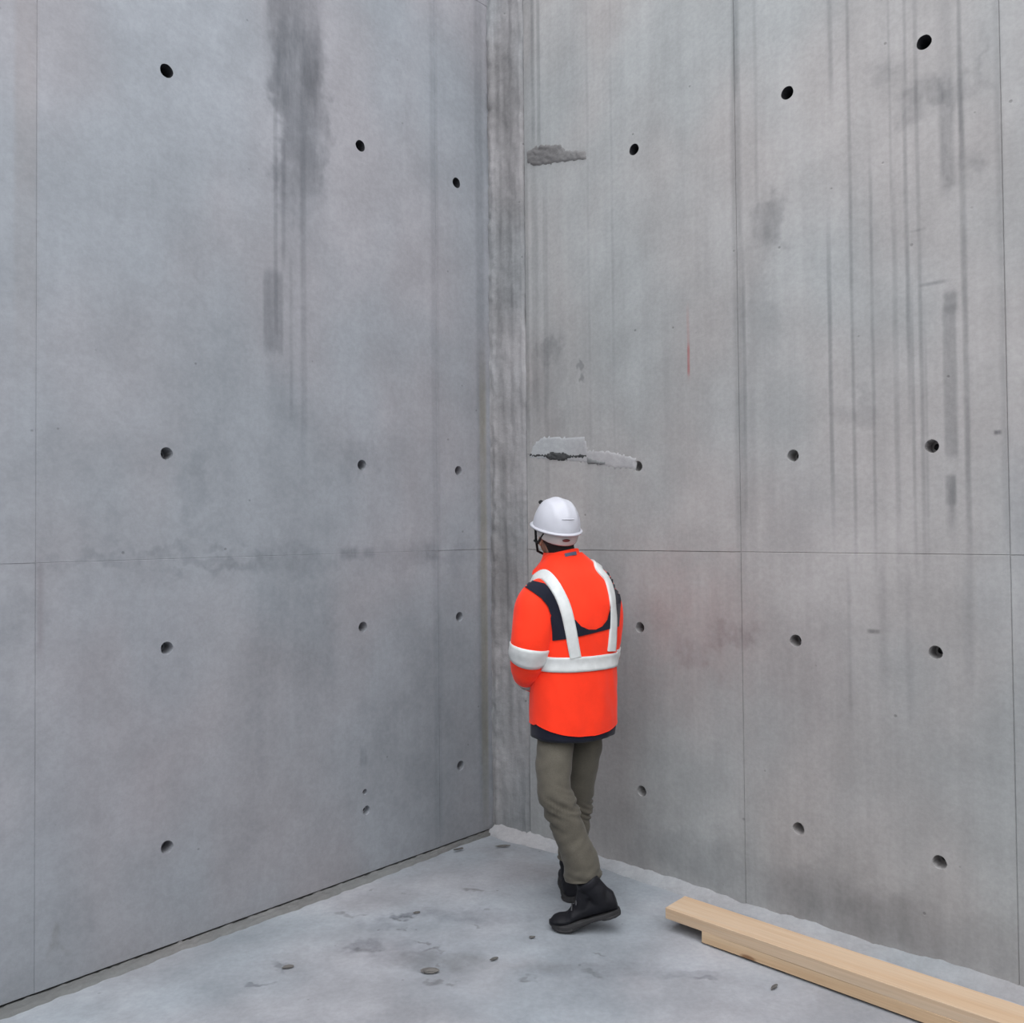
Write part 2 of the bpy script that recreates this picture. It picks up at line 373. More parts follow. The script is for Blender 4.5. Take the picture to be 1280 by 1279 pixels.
def make_panel(wall, side, s0, s1, z0, z1, holes, mat, proud=0.0):
    """one cast panel: front face with real holes, V-groove arris, thick sides"""
    g, GD = (0.0016, 0.0022) if side > 0 else (0.0022, 0.004)
    pts, edges = [], []
    def loop(lp):
        b = len(pts); pts.extend(lp)
        edges.extend((b + i, b + (i + 1) % len(lp)) for i in range(len(lp)))
    def side_pts(a, b, n):
        return [(a[0] + (b[0] - a[0]) * i / n, a[1] + (b[1] - a[1]) * i / n) for i in range(n)]
    c = [(s0 + g, z0 + g), (s1 - g, z0 + g), (s1 - g, z1 - g), (s0 + g, z1 - g)]
    nx, nz = max(1, int((s1 - s0) / 0.25)), max(1, int((z1 - z0) / 0.25))
    outer = side_pts(c[0], c[1], nx) + side_pts(c[1], c[2], nz) + side_pts(c[2], c[3], nx) + side_pts(c[3], c[0], nz)
    loop(outer)
    for (hs, hz, r, dep) in holes:
        loop([(hs + r * math.cos(t * math.tau / 20) * (1 + 0.04 * math.sin(3 * t * math.tau / 20 + hs * 9)), hz + r * math.sin(t * math.tau / 20)) for t in range(20)])
    v2, _, f2, *_ = geometry.delaunay_2d_cdt([Vector(p) for p in pts], edges, [], 1, 1e-6)
    y = proud * side
    verts = [(p.x, y, p.y) for p in v2]
    faces = []
    for f in f2:
        m = sum((v2[i] for i in f), Vector((0, 0))) / len(f)
        if any(all((v2[i] - Vector((h[0], h[1]))).length < h[2] * 1.06 for i in f) for h in holes):
            continue
        faces.append(tuple(f))
    n0 = len(verts)
    no = len(outer)
    def grow(p):
        return (min(max(p[0] + (g if p[0] > (s0 + s1) / 2 else -g) * (abs(p[0] - c[0][0]) < 1e-6 or abs(p[0] - c[1][0]) < 1e-6), s0), s1),
                min(max(p[1] + (g if p[1] > (z0 + z1) / 2 else -g) * (abs(p[1] - c[0][1]) < 1e-6 or abs(p[1] - c[2][1]) < 1e-6), z0), z1))
    for dep in (GD, 0.24):
        verts += [(grow(p)[0], -dep * side, grow(p)[1]) for p in outer]
    for i in range(no):
        j = (i + 1) % no
        faces.append((i, j, n0 + j, n0 + i))
        faces.append((n0 + i, n0 + j, n0 + no + j, n0 + no + i))
    o = mesh_obj('concrete_panel', verts, faces, mat, wall)
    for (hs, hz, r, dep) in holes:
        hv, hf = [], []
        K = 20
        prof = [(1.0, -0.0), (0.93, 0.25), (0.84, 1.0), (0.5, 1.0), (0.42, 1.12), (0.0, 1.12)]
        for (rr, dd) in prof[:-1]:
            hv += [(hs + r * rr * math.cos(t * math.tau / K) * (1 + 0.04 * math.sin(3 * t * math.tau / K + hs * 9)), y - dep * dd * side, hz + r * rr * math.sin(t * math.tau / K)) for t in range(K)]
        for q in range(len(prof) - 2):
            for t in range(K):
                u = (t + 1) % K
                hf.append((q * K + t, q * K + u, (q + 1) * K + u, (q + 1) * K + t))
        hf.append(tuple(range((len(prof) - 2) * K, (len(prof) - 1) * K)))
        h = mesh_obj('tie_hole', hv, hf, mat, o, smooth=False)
        h.data.materials.append(MAT_PLUG_BORE)
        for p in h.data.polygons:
            if len(p.vertices) > 4 or p.index >= 3 * K or (hz > 3 and p.index >= 0):  # top-row holes take the dark colour over their whole inside
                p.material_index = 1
    return o

JZ = 1.583
ROWS_L = [0.404, 1.217, 2.0195, 3.6205, 5.2]
ROWS_R = [0.407, 1.206, 2.0, 3.5775, 5.2]
def holes_for(cols, rows, s0, s1, z0, z1, extra=()):
    out = []
    for cs in cols:
        for i, rz in enumerate(rows):
            if s0 < cs < s1 and z0 < rz < z1 and not (cs, i) in SKIP:
                out.append((cs, rz, 0.0285 if i > 2 else 0.0265, 0.17 if i > 2 else 0.07))
    for e in extra:
        if s0 < e[0] < s1 and z0 < e[1] < z1:
            out.append(e)
    return out

wl = wall_parent('wall_left', CORNER, DL, PIT + 0.3, 1, 'tall bare grey concrete wall left of the corner, blue skylight in its colour')
SKIP = {(0.916, 0)}
LC = [1.9129, 0.916, 0.2609, 2.92, 3.92, 4.92, 5.92, 6.92]
LJ = [0.0, 0.416, 2.413, 4.41, 6.41, PIT + 0.3]
for a in range(len(LJ) - 1):
    for (z0, z1) in ((0.004, JZ), (JZ, 4.72), (4.72, WALL_H)):
        ex = [(0.909, 0.4055, 0.014, 0.02), (0.901, 0.3135, 0.022, 0.03), (0.905, 2.0195, 0.02, 0.08)]
        make_panel(wl, 1, LJ[a], LJ[a + 1], z0, z1, holes_for(LC, ROWS_L, LJ[a], LJ[a + 1], z0, z1, ex[:2]), panel_concrete('concrete_left', C_L0, C_L1, LEFT_STAINS_TONES, (LJ[a], LJ[a + 1], z0, z1), seed=1.0, vertical=0.3), proud=(0.0, 0.0012, -0.0008)[(a + int(z0)) % 3])

wr = wall_parent('wall_right', CORNER, DR, PIT + 0.3, -1, 'tall bare grey concrete wall right of the corner, streaked with drips')
SKIP = set()
RC = [2.3845, 1.8197, 1.0132, 3.2, 4.0, 4.8, 5.6, 6.4, 7.4]
RJ = [0.275, 1.567, 2.648, 3.9, 5.2, 6.5, PIT + 0.3]
for a in range(len(RJ) - 1):
    for (z0, z1) in ((0.0, JZ), (JZ, 4.72), (4.72, WALL_H)):
        make_panel(wr, -1, RJ[a], RJ[a + 1], z0, z1, holes_for(RC, ROWS_R, RJ[a], RJ[a + 1], z0, z1), panel_concrete('concrete_right', C_R0, C_R1, RIGHT_STAINS_TONES, (RJ[a], RJ[a + 1], z0, z1), seed=2.0, vertical=0.65), proud=(0.0, 0.001, -0.0008)[(a + int(z0)) % 3])

# rough grout strip in the corner, part of the right wall
def corner_strip():
    vs, fc = [], []
    NX, NZ = 22, 420
    for j in range(NZ + 1):
        z = j / NZ * WALL_H
        ragged = 0.012 * noise.noise(Vector((0, 0, z * 5))) + 0.006 * noise.noise(Vector((3, 0, z * 21)))
        for i in range(NX + 1):
            t = i / NX
            s = -0.02 + t * (0.292 + ragged)
            groove = noise.noise(Vector((s * 22, 1.0, z * 0.9))) * 0.006 + noise.noise(Vector((s * 60, 4.0, z * 2.6))) * 0.004
            lump = noise.noise(Vector((s * 22, 7.0, z * 9))) * 0.006 + noise.noise(Vector((s * 55, 9.0, z * 24))) * 0.011 * max(0.35, 1 - s * 7)
            edge = 0.014 * math.exp(-((s - 0.035) / 0.016) ** 2) * (0.6 + 0.8 * noise.noise(Vector((0, 5, z * 8))))
            y = 0.011 + groove + lump + edge
            if i == NX:
                y = -0.01
            vs.append((s, -y, z))
    for j in range(NZ):
        for i in range(NX):
            q = j * (NX + 1) + i
            fc.append((q, q + 1, q + NX + 2, q + NX + 1))
    o = mesh_obj('grout_strip', vs, fc, MAT_GROUT, wr, smooth=True)
    return o
corner_strip()

# mortar patches and chipped gouges on the right wall
def patch(name, outline_px, mat, thick, rough_s, parent=wr, D=DR, side=-1, base=0.0, seed=0.0, step=0.012):
    pts = [Vector(onwall(x, y, D)) for x, y in outline_px]
    # ragged outline
    out = []
    n = len(pts)
    for i in range(n):
        a, b = pts[i], pts[(i + 1) % n]
        k = max(2, int((b - a).length / 0.018))
        for t in range(k):
            p = a.lerp(b, t / k)
            d = noise.noise(Vector((p.x * 40, p.y * 40, seed))) * 0.006
            out.append(p + Vector((d, noise.noise(Vector((p.x * 40, p.y * 40, seed + 9))) * 0.006)))
    mnx, mxx = min(p.x for p in out), max(p.x for p in out)
    mny, mxy = min(p.y for p in out), max(p.y for p in out)
    allp = list(out)
    def inside(p):
        c = False
        for i in range(len(out)):
            a, b = out[i], out[i - 1]
            if (a.y > p.y) != (b.y > p.y) and p.x < (b.x - a.x) * (p.y - a.y) / (b.y - a.y) + a.x:
                c = not c
        return c
    x = mnx
    while x < mxx:
        y = mny
        while y < mxy:
            p = Vector((x, y))
            if inside(p) and min((p - q).length for q in out) > step * 0.6:
                allp.append(p)
            y += step
        x += step
    E = [(i, (i + 1) % len(out)) for i in range(len(out))]
    v2, _, f2, *_ = geometry.delaunay_2d_cdt(allp, E, [], 1, 1e-6)
    vs = []
    for i, p in enumerate(v2):
        dmin = min((p - q).length for q in out)
        h = thick * min(1, dmin / 0.015) * (1 + rough_s * noise.noise(Vector((p.x * 55, p.y * 85, seed)))) + base
        vs.append((p.x, side * (h if dmin > 1e-5 else -0.004), p.y))
    return mesh_obj(name, vs, [tuple(f) for f in f2], mat, parent, smooth=True)

patch('chipped_patch', [(658, 190), (672, 181), (700, 180), (708, 187), (733, 188), (734, 200), (708, 203), (668, 209), (659, 203)], MAT_CHIP, 0.007, 1.2, seed=1)
patch('mortar_patch', [(666, 556), (676, 545), (732, 545), (736, 562), (760, 562), (797, 572), (794, 588), (770, 587), (735, 580), (690, 576), (660, 574)], MAT_SMEAR, 0.003, 0.5, seed=2)
patch('chipped_patch', [(659, 567), (680, 568), (690, 565), (706, 565), (712, 568), (735, 568), (734, 573), (714, 573), (704, 577), (690, 576), (682, 572), (664, 571)], MAT_GOUGE, 0.004, 1.8, base=0.003, seed=3, step=0.008)
patch('chipped_patch', [(733, 572), (758, 577), (757, 582), (734, 580)], MAT_CHIP, 0.003, 1.2, base=0.004, seed=4, step=0.008)

# the rest of the pit behind the viewer
def back_wall(name, origin, D, side, label):
    w = wall_parent(name, origin, D, PIT + 0.2, side, label)
    for a in range(4):
        for (z0, z1) in ((0.0, JZ), (JZ, BACK_H)):
            make_panel(w, side, a * PIT / 4, (a + 1) * PIT / 4, z0, z1, [(a * PIT / 4 + 1.0, zz, 0.0255, 0.05) for zz in (0.4, 1.2, 2.0) if z0 < zz < z1], MAT_CORE2)
    return w
BACK_H = 4.2
MAT_CORE2 = plain('concrete_back', (0.325, 0.321, 0.314), 0.9, 0.08, 0.0, 0.2)
WH, WALL_H = WALL_H, BACK_H
back_wall('wall_back', CORNER + DL * PIT, DR, 1, 'bare concrete wall closing the pit on the near left')
back_wall('wall_front', CORNER + DR * PIT, DL, -1, 'bare concrete wall closing the pit on the near right')
WALL_H = WH

# ------------------------------------------------------------------ mortar kerb and fillet at the wall feet
def foot_strip(name, D, side, s0, s1, prof, mat, label, seed):
    """prof(s, t) -> (offset from wall, z)"""
    vs, fc = [], []
    N, K = 520, 9
    for i in range(N + 1):
        s = s0 + (s1 - s0) * (i / N) ** 1.4
        for k in range(K + 1):
            o, z = prof(s, k / K)
            p = CORNER + D * s + Vector((-D.y, D.x)) * side * o
            vs.append((p.x, p.y, z))
    for i in range(N):
        for k in range(K):
            q = i * (K + 1) + k
            fc.append((q, q + 1, q + K + 2, q + K + 1))
    return tag(mesh_obj(name, vs, fc, mat, smooth=True), label, kind='structure')

def nz(*a):
    return noise.noise(Vector(a))
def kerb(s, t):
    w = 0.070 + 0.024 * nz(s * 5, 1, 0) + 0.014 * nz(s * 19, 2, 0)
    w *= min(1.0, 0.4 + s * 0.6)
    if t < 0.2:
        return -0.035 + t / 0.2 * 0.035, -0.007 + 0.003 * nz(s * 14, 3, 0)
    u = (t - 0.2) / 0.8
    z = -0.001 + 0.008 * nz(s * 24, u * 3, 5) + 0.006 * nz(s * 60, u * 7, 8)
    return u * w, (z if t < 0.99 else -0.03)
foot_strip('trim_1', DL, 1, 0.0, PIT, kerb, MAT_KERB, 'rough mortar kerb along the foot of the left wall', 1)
def fillet(s, t):
    w = 0.075 + 0.030 * nz(s * 2.3, 1, 4) + 0.012 * nz(s * 9, 2, 4)
    top = max(0.006, 0.022 + 0.022 * nz(s * 2.2, 3, 4) + 0.012 * nz(s * 12, 4, 4) + 0.012 * max(0, 1 - s))
    z = top * (1 - t) ** 1.6 + 0.008 + 0.004 * nz(s * 25, t * 3, 6) + 0.003 * nz(s * 60, t * 6, 9)
    return -0.004 + t * w, (z if t < 0.99 else -0.02)
foot_strip('trim_2', DR, -1, 0.02, PIT, fillet, MAT_MORTAR, 'pale uneven mortar fillet along the foot of the right wall', 2)

# ------------------------------------------------------------------ timber boards
def board(name, s0, length, off, width, z0, th, mat, label, seed, skew=0.0):
    r = random.Random(seed)
    n = Vector((-DR.y, DR.x)) * -1
    N = 14
    vs, fc = [], []
    b = 0.0012
    for i in range(N + 1):
        x = length * i / N
        bow = 0.002 * math.sin(i * 0.7 + seed)
        ring = [(-width / 2 + b, 0), (width / 2 - b, 0), (width / 2, b), (width / 2, th - b), (width / 2 - b, th), (-width / 2 + b, th), (-width / 2, th - b), (-width / 2, b)]
        for (yy, zz) in ring:
            vs.append((x + (0.0015 * math.sin(yy * 70) if i in (0, N) else 0), yy + bow, zz))
    for i in range(N):
        for k in range(8):
            fc.append((i * 8 + k, i * 8 + (k + 1) % 8, (i + 1) * 8 + (k + 1) % 8, (i + 1) * 8 + k))
    fc.append(tuple(range(8))); fc.append(tuple(range(N * 8, N * 8 + 8)))
    o = mesh_obj(name, vs, fc, mat)
    p = CORNER + DR * s0 + n * off
    o.location = (p.x, p.y, z0)
    o.rotation_euler = (0, 0, math.atan2(DR.y, DR.x) + skew)
    return tag(o, label, 'timber board', 'pine boards by the right wall')
board('timber_board', 1.597, 3.0, 0.347, 0.158, 0.004, 0.045, wood('pine_lower', (0.56, 0.42, 0.28), (0.47, 0.31, 0.18), 2.3), 'lower pine board lying on the floor beneath the other, its end set back', 1)
board('timber_board', 1.423, 3.0, 0.347, 0.156, 0.0492, 0.045, wood('pine_upper', (0.55, 0.44, 0.33), (0.47, 0.32, 0.20), 7.9), 'upper pine board on top of the other, its end jutting out towards the worker', 2)

# ------------------------------------------------------------------ small debris on the floor
def chip(px, py, lx, ly, lz, rot, col, label, seed):
    P = onfloor(px, py)
    bm = bmesh.new()
    bmesh.ops.create_icosphere(bm, subdivisions=2, radius=1.0)
    for v in bm.verts:
        k = 1 + 0.35 * noise.noise(v.co * 1.3 + Vector((seed * 7.1, 0, 0)))
        v.co = Vector((v.co.x * lx * k, v.co.y * ly * k, max(-0.5, v.co.z) * lz * k))
    me = bpy.data.meshes.new('debris_fragment'); bm.to_mesh(me); bm.free()
    o = bpy.data.objects.new('debris_fragment', me); COL.objects.link(o)
    me.materials.append(col)
    o.location = (P.x, P.y, lz * 0.4); o.rotation_euler = (0, 0, rot)
    return tag(o, label, 'debris', 'bits of debris on the floor')
MAT_DEB = plain('debris_dark', (0.09, 0.085, 0.08), 0.9, 0.25)
MAT_DEB2 = plain('debris_grey', (0.12, 0.112, 0.105), 0.9, 0.2)
chip(538, 1214, 0.034, 0.018, 0.008, 0.1, MAT_DEB2, 'flat oval grey stone on the floor in the stained patch', 1)
chip(629, 1058, 0.042, 0.008, 0.006, 0.15, MAT_DEB, 'thin dark sliver on the floor at the foot of the corner', 2)
chip(573, 1062, 0.03, 0.008, 0.006, 0.6, MAT_DEB, 'thin dark sliver on the floor beside the left wall near the corner', 3)
chip(665, 1172, 0.013, 0.007, 0.005, 0.0, MAT_DEB, 'small dark crumb on the floor left of the boot toe', 4)
chip(618, 1199, 0.02, 0.006, 0.005, 0.5, MAT_DEB, 'dark splinter on the floor between the oval stone and the boot', 5)
chip(968, 1234, 0.022, 0.007, 0.005, 0.8, MAT_DEB, 'small dark splinter on the floor in front of the pine boards', 6)
chip(360, 1209, 0.022, 0.010, 0.006, 0.2, MAT_DEB2, 'small grey crumb on the floor below the left wall', 7)
chip(521, 1141, 0.016, 0.006, 0.004, 0.3, MAT_DEB, 'tiny dark crumb on the floor midway between left wall and worker', 8)

# ================================================================== the worker
P0 = Vector((0.27, 3.92, 0.0))
PHI = math.radians(30)
FWD = Vector((-math.sin(PHI), math.cos(PHI), 0))
RGT = Vector((math.cos(PHI), math.sin(PHI), 0))
ZUP = Vector((0, 0, 1))
def zz(py, d=3.83):
    return at(700, py, d).z

MAT_ORANGE = cloth('hi_vis_orange', (0.99, 0.040, 0.010), 0.05, 300, 0.75, 0.1)
MAT_NAVY = cloth('navy_fabric', (0.008, 0.009, 0.020), 0.15, 300, 0.8, 0.1)
MAT_TAPE = plain('reflective_tape', (0.60, 0.61, 0.60), 0.45, 0.06, 0.0, 0.6)
MAT_TAPE2 = plain('dull_tape', (0.34, 0.33, 0.32), 0.5, 0.06)
MAT_TROUSER = cloth('khaki_trouser', (0.098, 0.088, 0.070), 0.15, 220, 0.9, 0.1, 0.3)
MAT_BOOT = cloth('boot_leather', (0.010, 0.010, 0.013), 0.25, 90, 0.6, 0.0, 0.3)
MAT_SOLE = plain('boot_sole', (0.022, 0.021, 0.022), 0.75, 0.2)
MAT_LACE = plain('boot_lace', (0.05, 0.05, 0.055), 0.8)
MAT_SKIN = plain('skin', (0.33, 0.17, 0.11), 0.55, 0.08)
MAT_HAIR = plain('hair', (0.006, 0.005, 0.005), 0.7, 0.2)
MAT_BLACK = plain('black_fabric', (0.004, 0.004, 0.005), 0.85, 0.2)
MAT_HELMET = plain('helmet_shell', (0.53, 0.53, 0.575), 0.45, 0.015, 0.0, 0.3)
MAT_HGREY = plain('helmet_guard', (0.42, 0.40, 0.39), 0.5, 0.03)
MAT_RED = plain('red_knob', (0.10, 0.006, 0.006), 0.4)
MAT_EYE = plain('eye', (0.5, 0.5, 0.5), 0.2)
MAT_BADGE = plain('collar_badge', (0.06, 0.07, 0.12), 0.6, 0.2)

def catmull(keys, t):
    n = len(keys) - 1
    x = min(max(t, 0.0), 1.0) * n
    i = min(int(x), n - 1)
    u = x - i
    k = lambda j: keys[min(max(j, 0), n)]
    out = []
    for a, b, c, d in zip(k(i - 1), k(i), k(i + 1), k(i + 2)):
        out.append(0.5 * (2 * b + (c - a) * u + (2 * a - 5 * b + 4 * c - d) * u * u + (3 * b - a - 3 * c + d) * u ** 3))
    return out

class Loft:
    """surface S(u, v): u around 0..1, v along 0..1. keys: (x,y,z,a,b[,n])"""
    def __init__(self, keys, X=None, Y=None, expo=2.2, disp=None, horizontal=True):
        self.k, self.X, self.Y, self.e, self.d, self.h = keys, X, Y, expo, disp, horizontal
        if not horizontal:
            # parallel transport frames
            N = 160
            self.fr = []
            ref = X.copy()
            for i in range(N + 1):
                t = i / N
                p0, p1 = Vector(catmull(keys, max(0, t - 0.01))[:3]), Vector(catmull(keys, min(1, t + 0.01))[:3])
                T = (p1 - p0).normalized()
                ref = (ref - T * ref.dot(T)).normalized()
                self.fr.append((ref.copy(), T.cross(ref)))
            self.N = N
    def raw(self, u, v):
        x, y, z, a, b = catmull(self.k, v)[:5]
        if self.h:
            X, Y = self.X, self.Y
        else:
            q = v * self.N
            i = min(int(max(q, 0)), self.N - 1)
            w = q - i
            X = self.fr[i][0].lerp(self.fr[i + 1][0], w); Y = self.fr[i][1].lerp(self.fr[i + 1][1], w)
        c, s = math.cos(u * math.tau), math.sin(u * math.tau)
        cc = math.copysign(abs(c) ** (2 / self.e), c); ss = math.copysign(abs(s) ** (2 / self.e), s)
        return Vector((x, y, z)) + X * (a * cc) + Y * (b * ss)
    def nrm(self, u, v):
        e = 0.004
        du = self.raw(u + e, v) - self.raw(u - e, v)
        dv = self.raw(u, min(1, v + e)) - self.raw(u, max(0, v - e))
        n = du.cross(dv)
        c = Vector(catmull(self.k, v)[:3])
        n.normalize()
        if n.dot(self.raw(u, v) - c) < 0:
            n = -n
        return n
    def __call__(self, u, v, off=0.0):
        p = self.raw(u, v)
        n = self.nrm(u, v)
        d = self.d(p, u, v) if self.d else 0.0
        return p + n * (d + off)
    def mesh(self, NU, NV, u0=0, u1=1, v0=0, v1=1, off=0.0, cap0=False, cap1=False, vfun=None):
        vs, fc = [], []
        closed = abs(u1 - u0 - 1) < 1e-6
        cu = NU if closed else NU + 1
        for j in range(NV + 1):
            for i in range(cu):
                u = u0 + (u1 - u0) * i / NU
                v = v0 + (v1 - v0) * j / NV
                if vfun:
                    v = vfun(u, v)
                vs.append(self(u, v, off) - P0)
        for j in range(NV):
            for i in range(NU):
                a, b = j * cu + i, j * cu + (i + 1) % cu
                fc.append((a, b, b + cu, a + cu))
        if cap0: fc.append(tuple(range(cu)))
        if cap1: fc.append(tuple(range(NV * cu, NV * cu + cu)))
        return vs, fc

def thicken(vs, fc, th=0.003):
    """duplicate an open patch inwards so that strips have an edge"""
    bm = bmesh.new()
    bv = [bm.verts.new(v) for v in vs]
    for f in fc:
        try: bm.faces.new([bv[i] for i in f])
        except ValueError: pass
    bmesh.ops.recalc_face_normals(bm, faces=bm.faces)
    return bm

# ---- body: one continuous skin surface (skin modifier + head, fused)
def tube_bm(bm, pts, radii, seg=14):
    prev = None
    ref = Vector((0.3, 0.2, 1)).normalized()
    n = len(pts)
    for i, (p, r) in enumerate(zip(pts, radii)):
        T = (pts[min(i + 1, n - 1)] - pts[max(i - 1, 0)]).normalized()
        if abs(T.dot(ref)) > 0.95: ref = Vector((1, 0.1, 0))
        X = (ref - T * ref.dot(T)).normalized(); Y = T.cross(X)
        ring = [bm.verts.new(p + (X * math.cos(a * math.tau / seg) + Y * math.sin(a * math.tau / seg)) * r) for a in range(seg)]
        if prev:
            for a in range(seg):
                bm.faces.new((prev[a], prev[(a + 1) % seg], ring[(a + 1) % seg], ring[a]))
        else:
            bm.faces.new(ring[::-1])
        prev = ring
        ref = X
    bm.faces.new(prev)

def ellipsoid_bm(bm, c, r, M3=None, sub=3):
    res = bmesh.ops.create_icosphere(bm, subdivisions=sub, radius=1.0)
    for v in res['verts']:
        q = Vector((v.co.x * r[0], v.co.y * r[1], v.co.z * r[2]))
        v.co = c + (M3 @ q if M3 else q)

def remesh(name, bm, voxel, mat, parent=None, smooth_it=4, deform=None):
    bmesh.ops.recalc_face_normals(bm, faces=bm.faces)
    me = bpy.data.meshes.new(name + '_src'); bm.to_mesh(me); bm.free()
    tmp = bpy.data.objects.new(name + '_tmp', me); COL.objects.link(tmp)
    m = tmp.modifiers.new('r', 'REMESH'); m.mode = 'VOXEL'; m.voxel_size = voxel
    if smooth_it:
        s = tmp.modifiers.new('s', 'SMOOTH'); s.iterations = smooth_it; s.factor = 0.5
    bpy.context.view_layer.update()
    dg = bpy.context.evaluated_depsgraph_get()
    out = bpy.data.meshes.new_from_object(tmp.evaluated_get(dg))
    out.name = name
    bpy.data.objects.remove(tmp); bpy.data.meshes.remove(me)
    if deform:
        for v in out.vertices: v.co = deform(v.co)
    for p in out.polygons: p.use_smooth = True
    out.materials.clear(); out.materials.append(mat)
    o = bpy.data.objects.new(name, out); COL.objects.link(o)
    if parent: o.parent = parent
    return o

# head frame: turned left, looking up at the wall
HPHI, HPITCH = math.radians(21), math.radians(15)
hF = Vector((-math.sin(HPHI) * math.cos(HPITCH), math.cos(HPHI) * math.cos(HPITCH), math.sin(HPITCH)))
hL = ZUP.cross(hF).normalized()
hU = hF.cross(hL).normalized()
HM = Matrix((hF, hL, hU)).transposed()
HC = at(695.5, 659.5, 3.98)                                   # centre of the helmet rim
def hd(x, y, z):
    return HC - P0 + HM @ Vector((x, y, z))

SH_L, EL_L, WR_L = at(676, 748, 3.88), at(659, 832, 3.855), at(667, 852, 4.09)
SH_R, EL_R, WR_R = at(757, 742, 4.06), at(765, 820, 4.09), at(712, 862, 4.24)
HIP_L, KN_L, AN_L = at(697, 890, 3.89), at(695, 992, 3.80), at(739, 1108, 3.755)
HIP_R, KN_R, AN_R = at(735, 890, 4.0), at(722, 1000, 4.03), at(716, 1102, 4.08)

# boot frames: heel point, toe direction, bend of the sole at the ball
def bend_fn(alpha, x0=0.245, r=0.05):
    def f(p):
        p = Vector(p)
        if alpha and p.x < x0:
            a = alpha * min(1, (x0 - p.x) / r)
            c, s = math.cos(a), math.sin(a)
            dx, dz = p.x - x0, p.z
            p = Vector((x0 + dx * c + dz * s, p.y, -dx * s + dz * c))
        return p
    return f
dirL = Vector((-0.985, 0.12, 0)).normalized()
heelL = onfloor(691, 1161) - dirL * 0.296 + Vector((0, 0, 0.002))
dirR = Vector((0.03, 1.0, 0)).normalized()
heelR = onfloor(714, 1129) + Vector((0, 0, 0.002))
ALPHA_L = math.radians(18)
def boot_pt(heel, d, alpha, p):
    M3 = Matrix((d, ZUP.cross(d), ZUP)).transposed()
    return heel + M3 @ bend_fn(alpha)(Vector(p))
AN_L, FT_L1, FT_L2 = [boot_pt(heelL, dirL, ALPHA_L, p) for p in ((0.075, 0, 0.12), (0.10, 0, 0.06), (0.22, 0, 0.042))]
AN_R, FT_R1, FT_R2 = [boot_pt(heelR, dirR, 0.0, p) for p in ((0.055, 0, 0.12), (0.10, 0, 0.065), (0.22, 0, 0.045))]

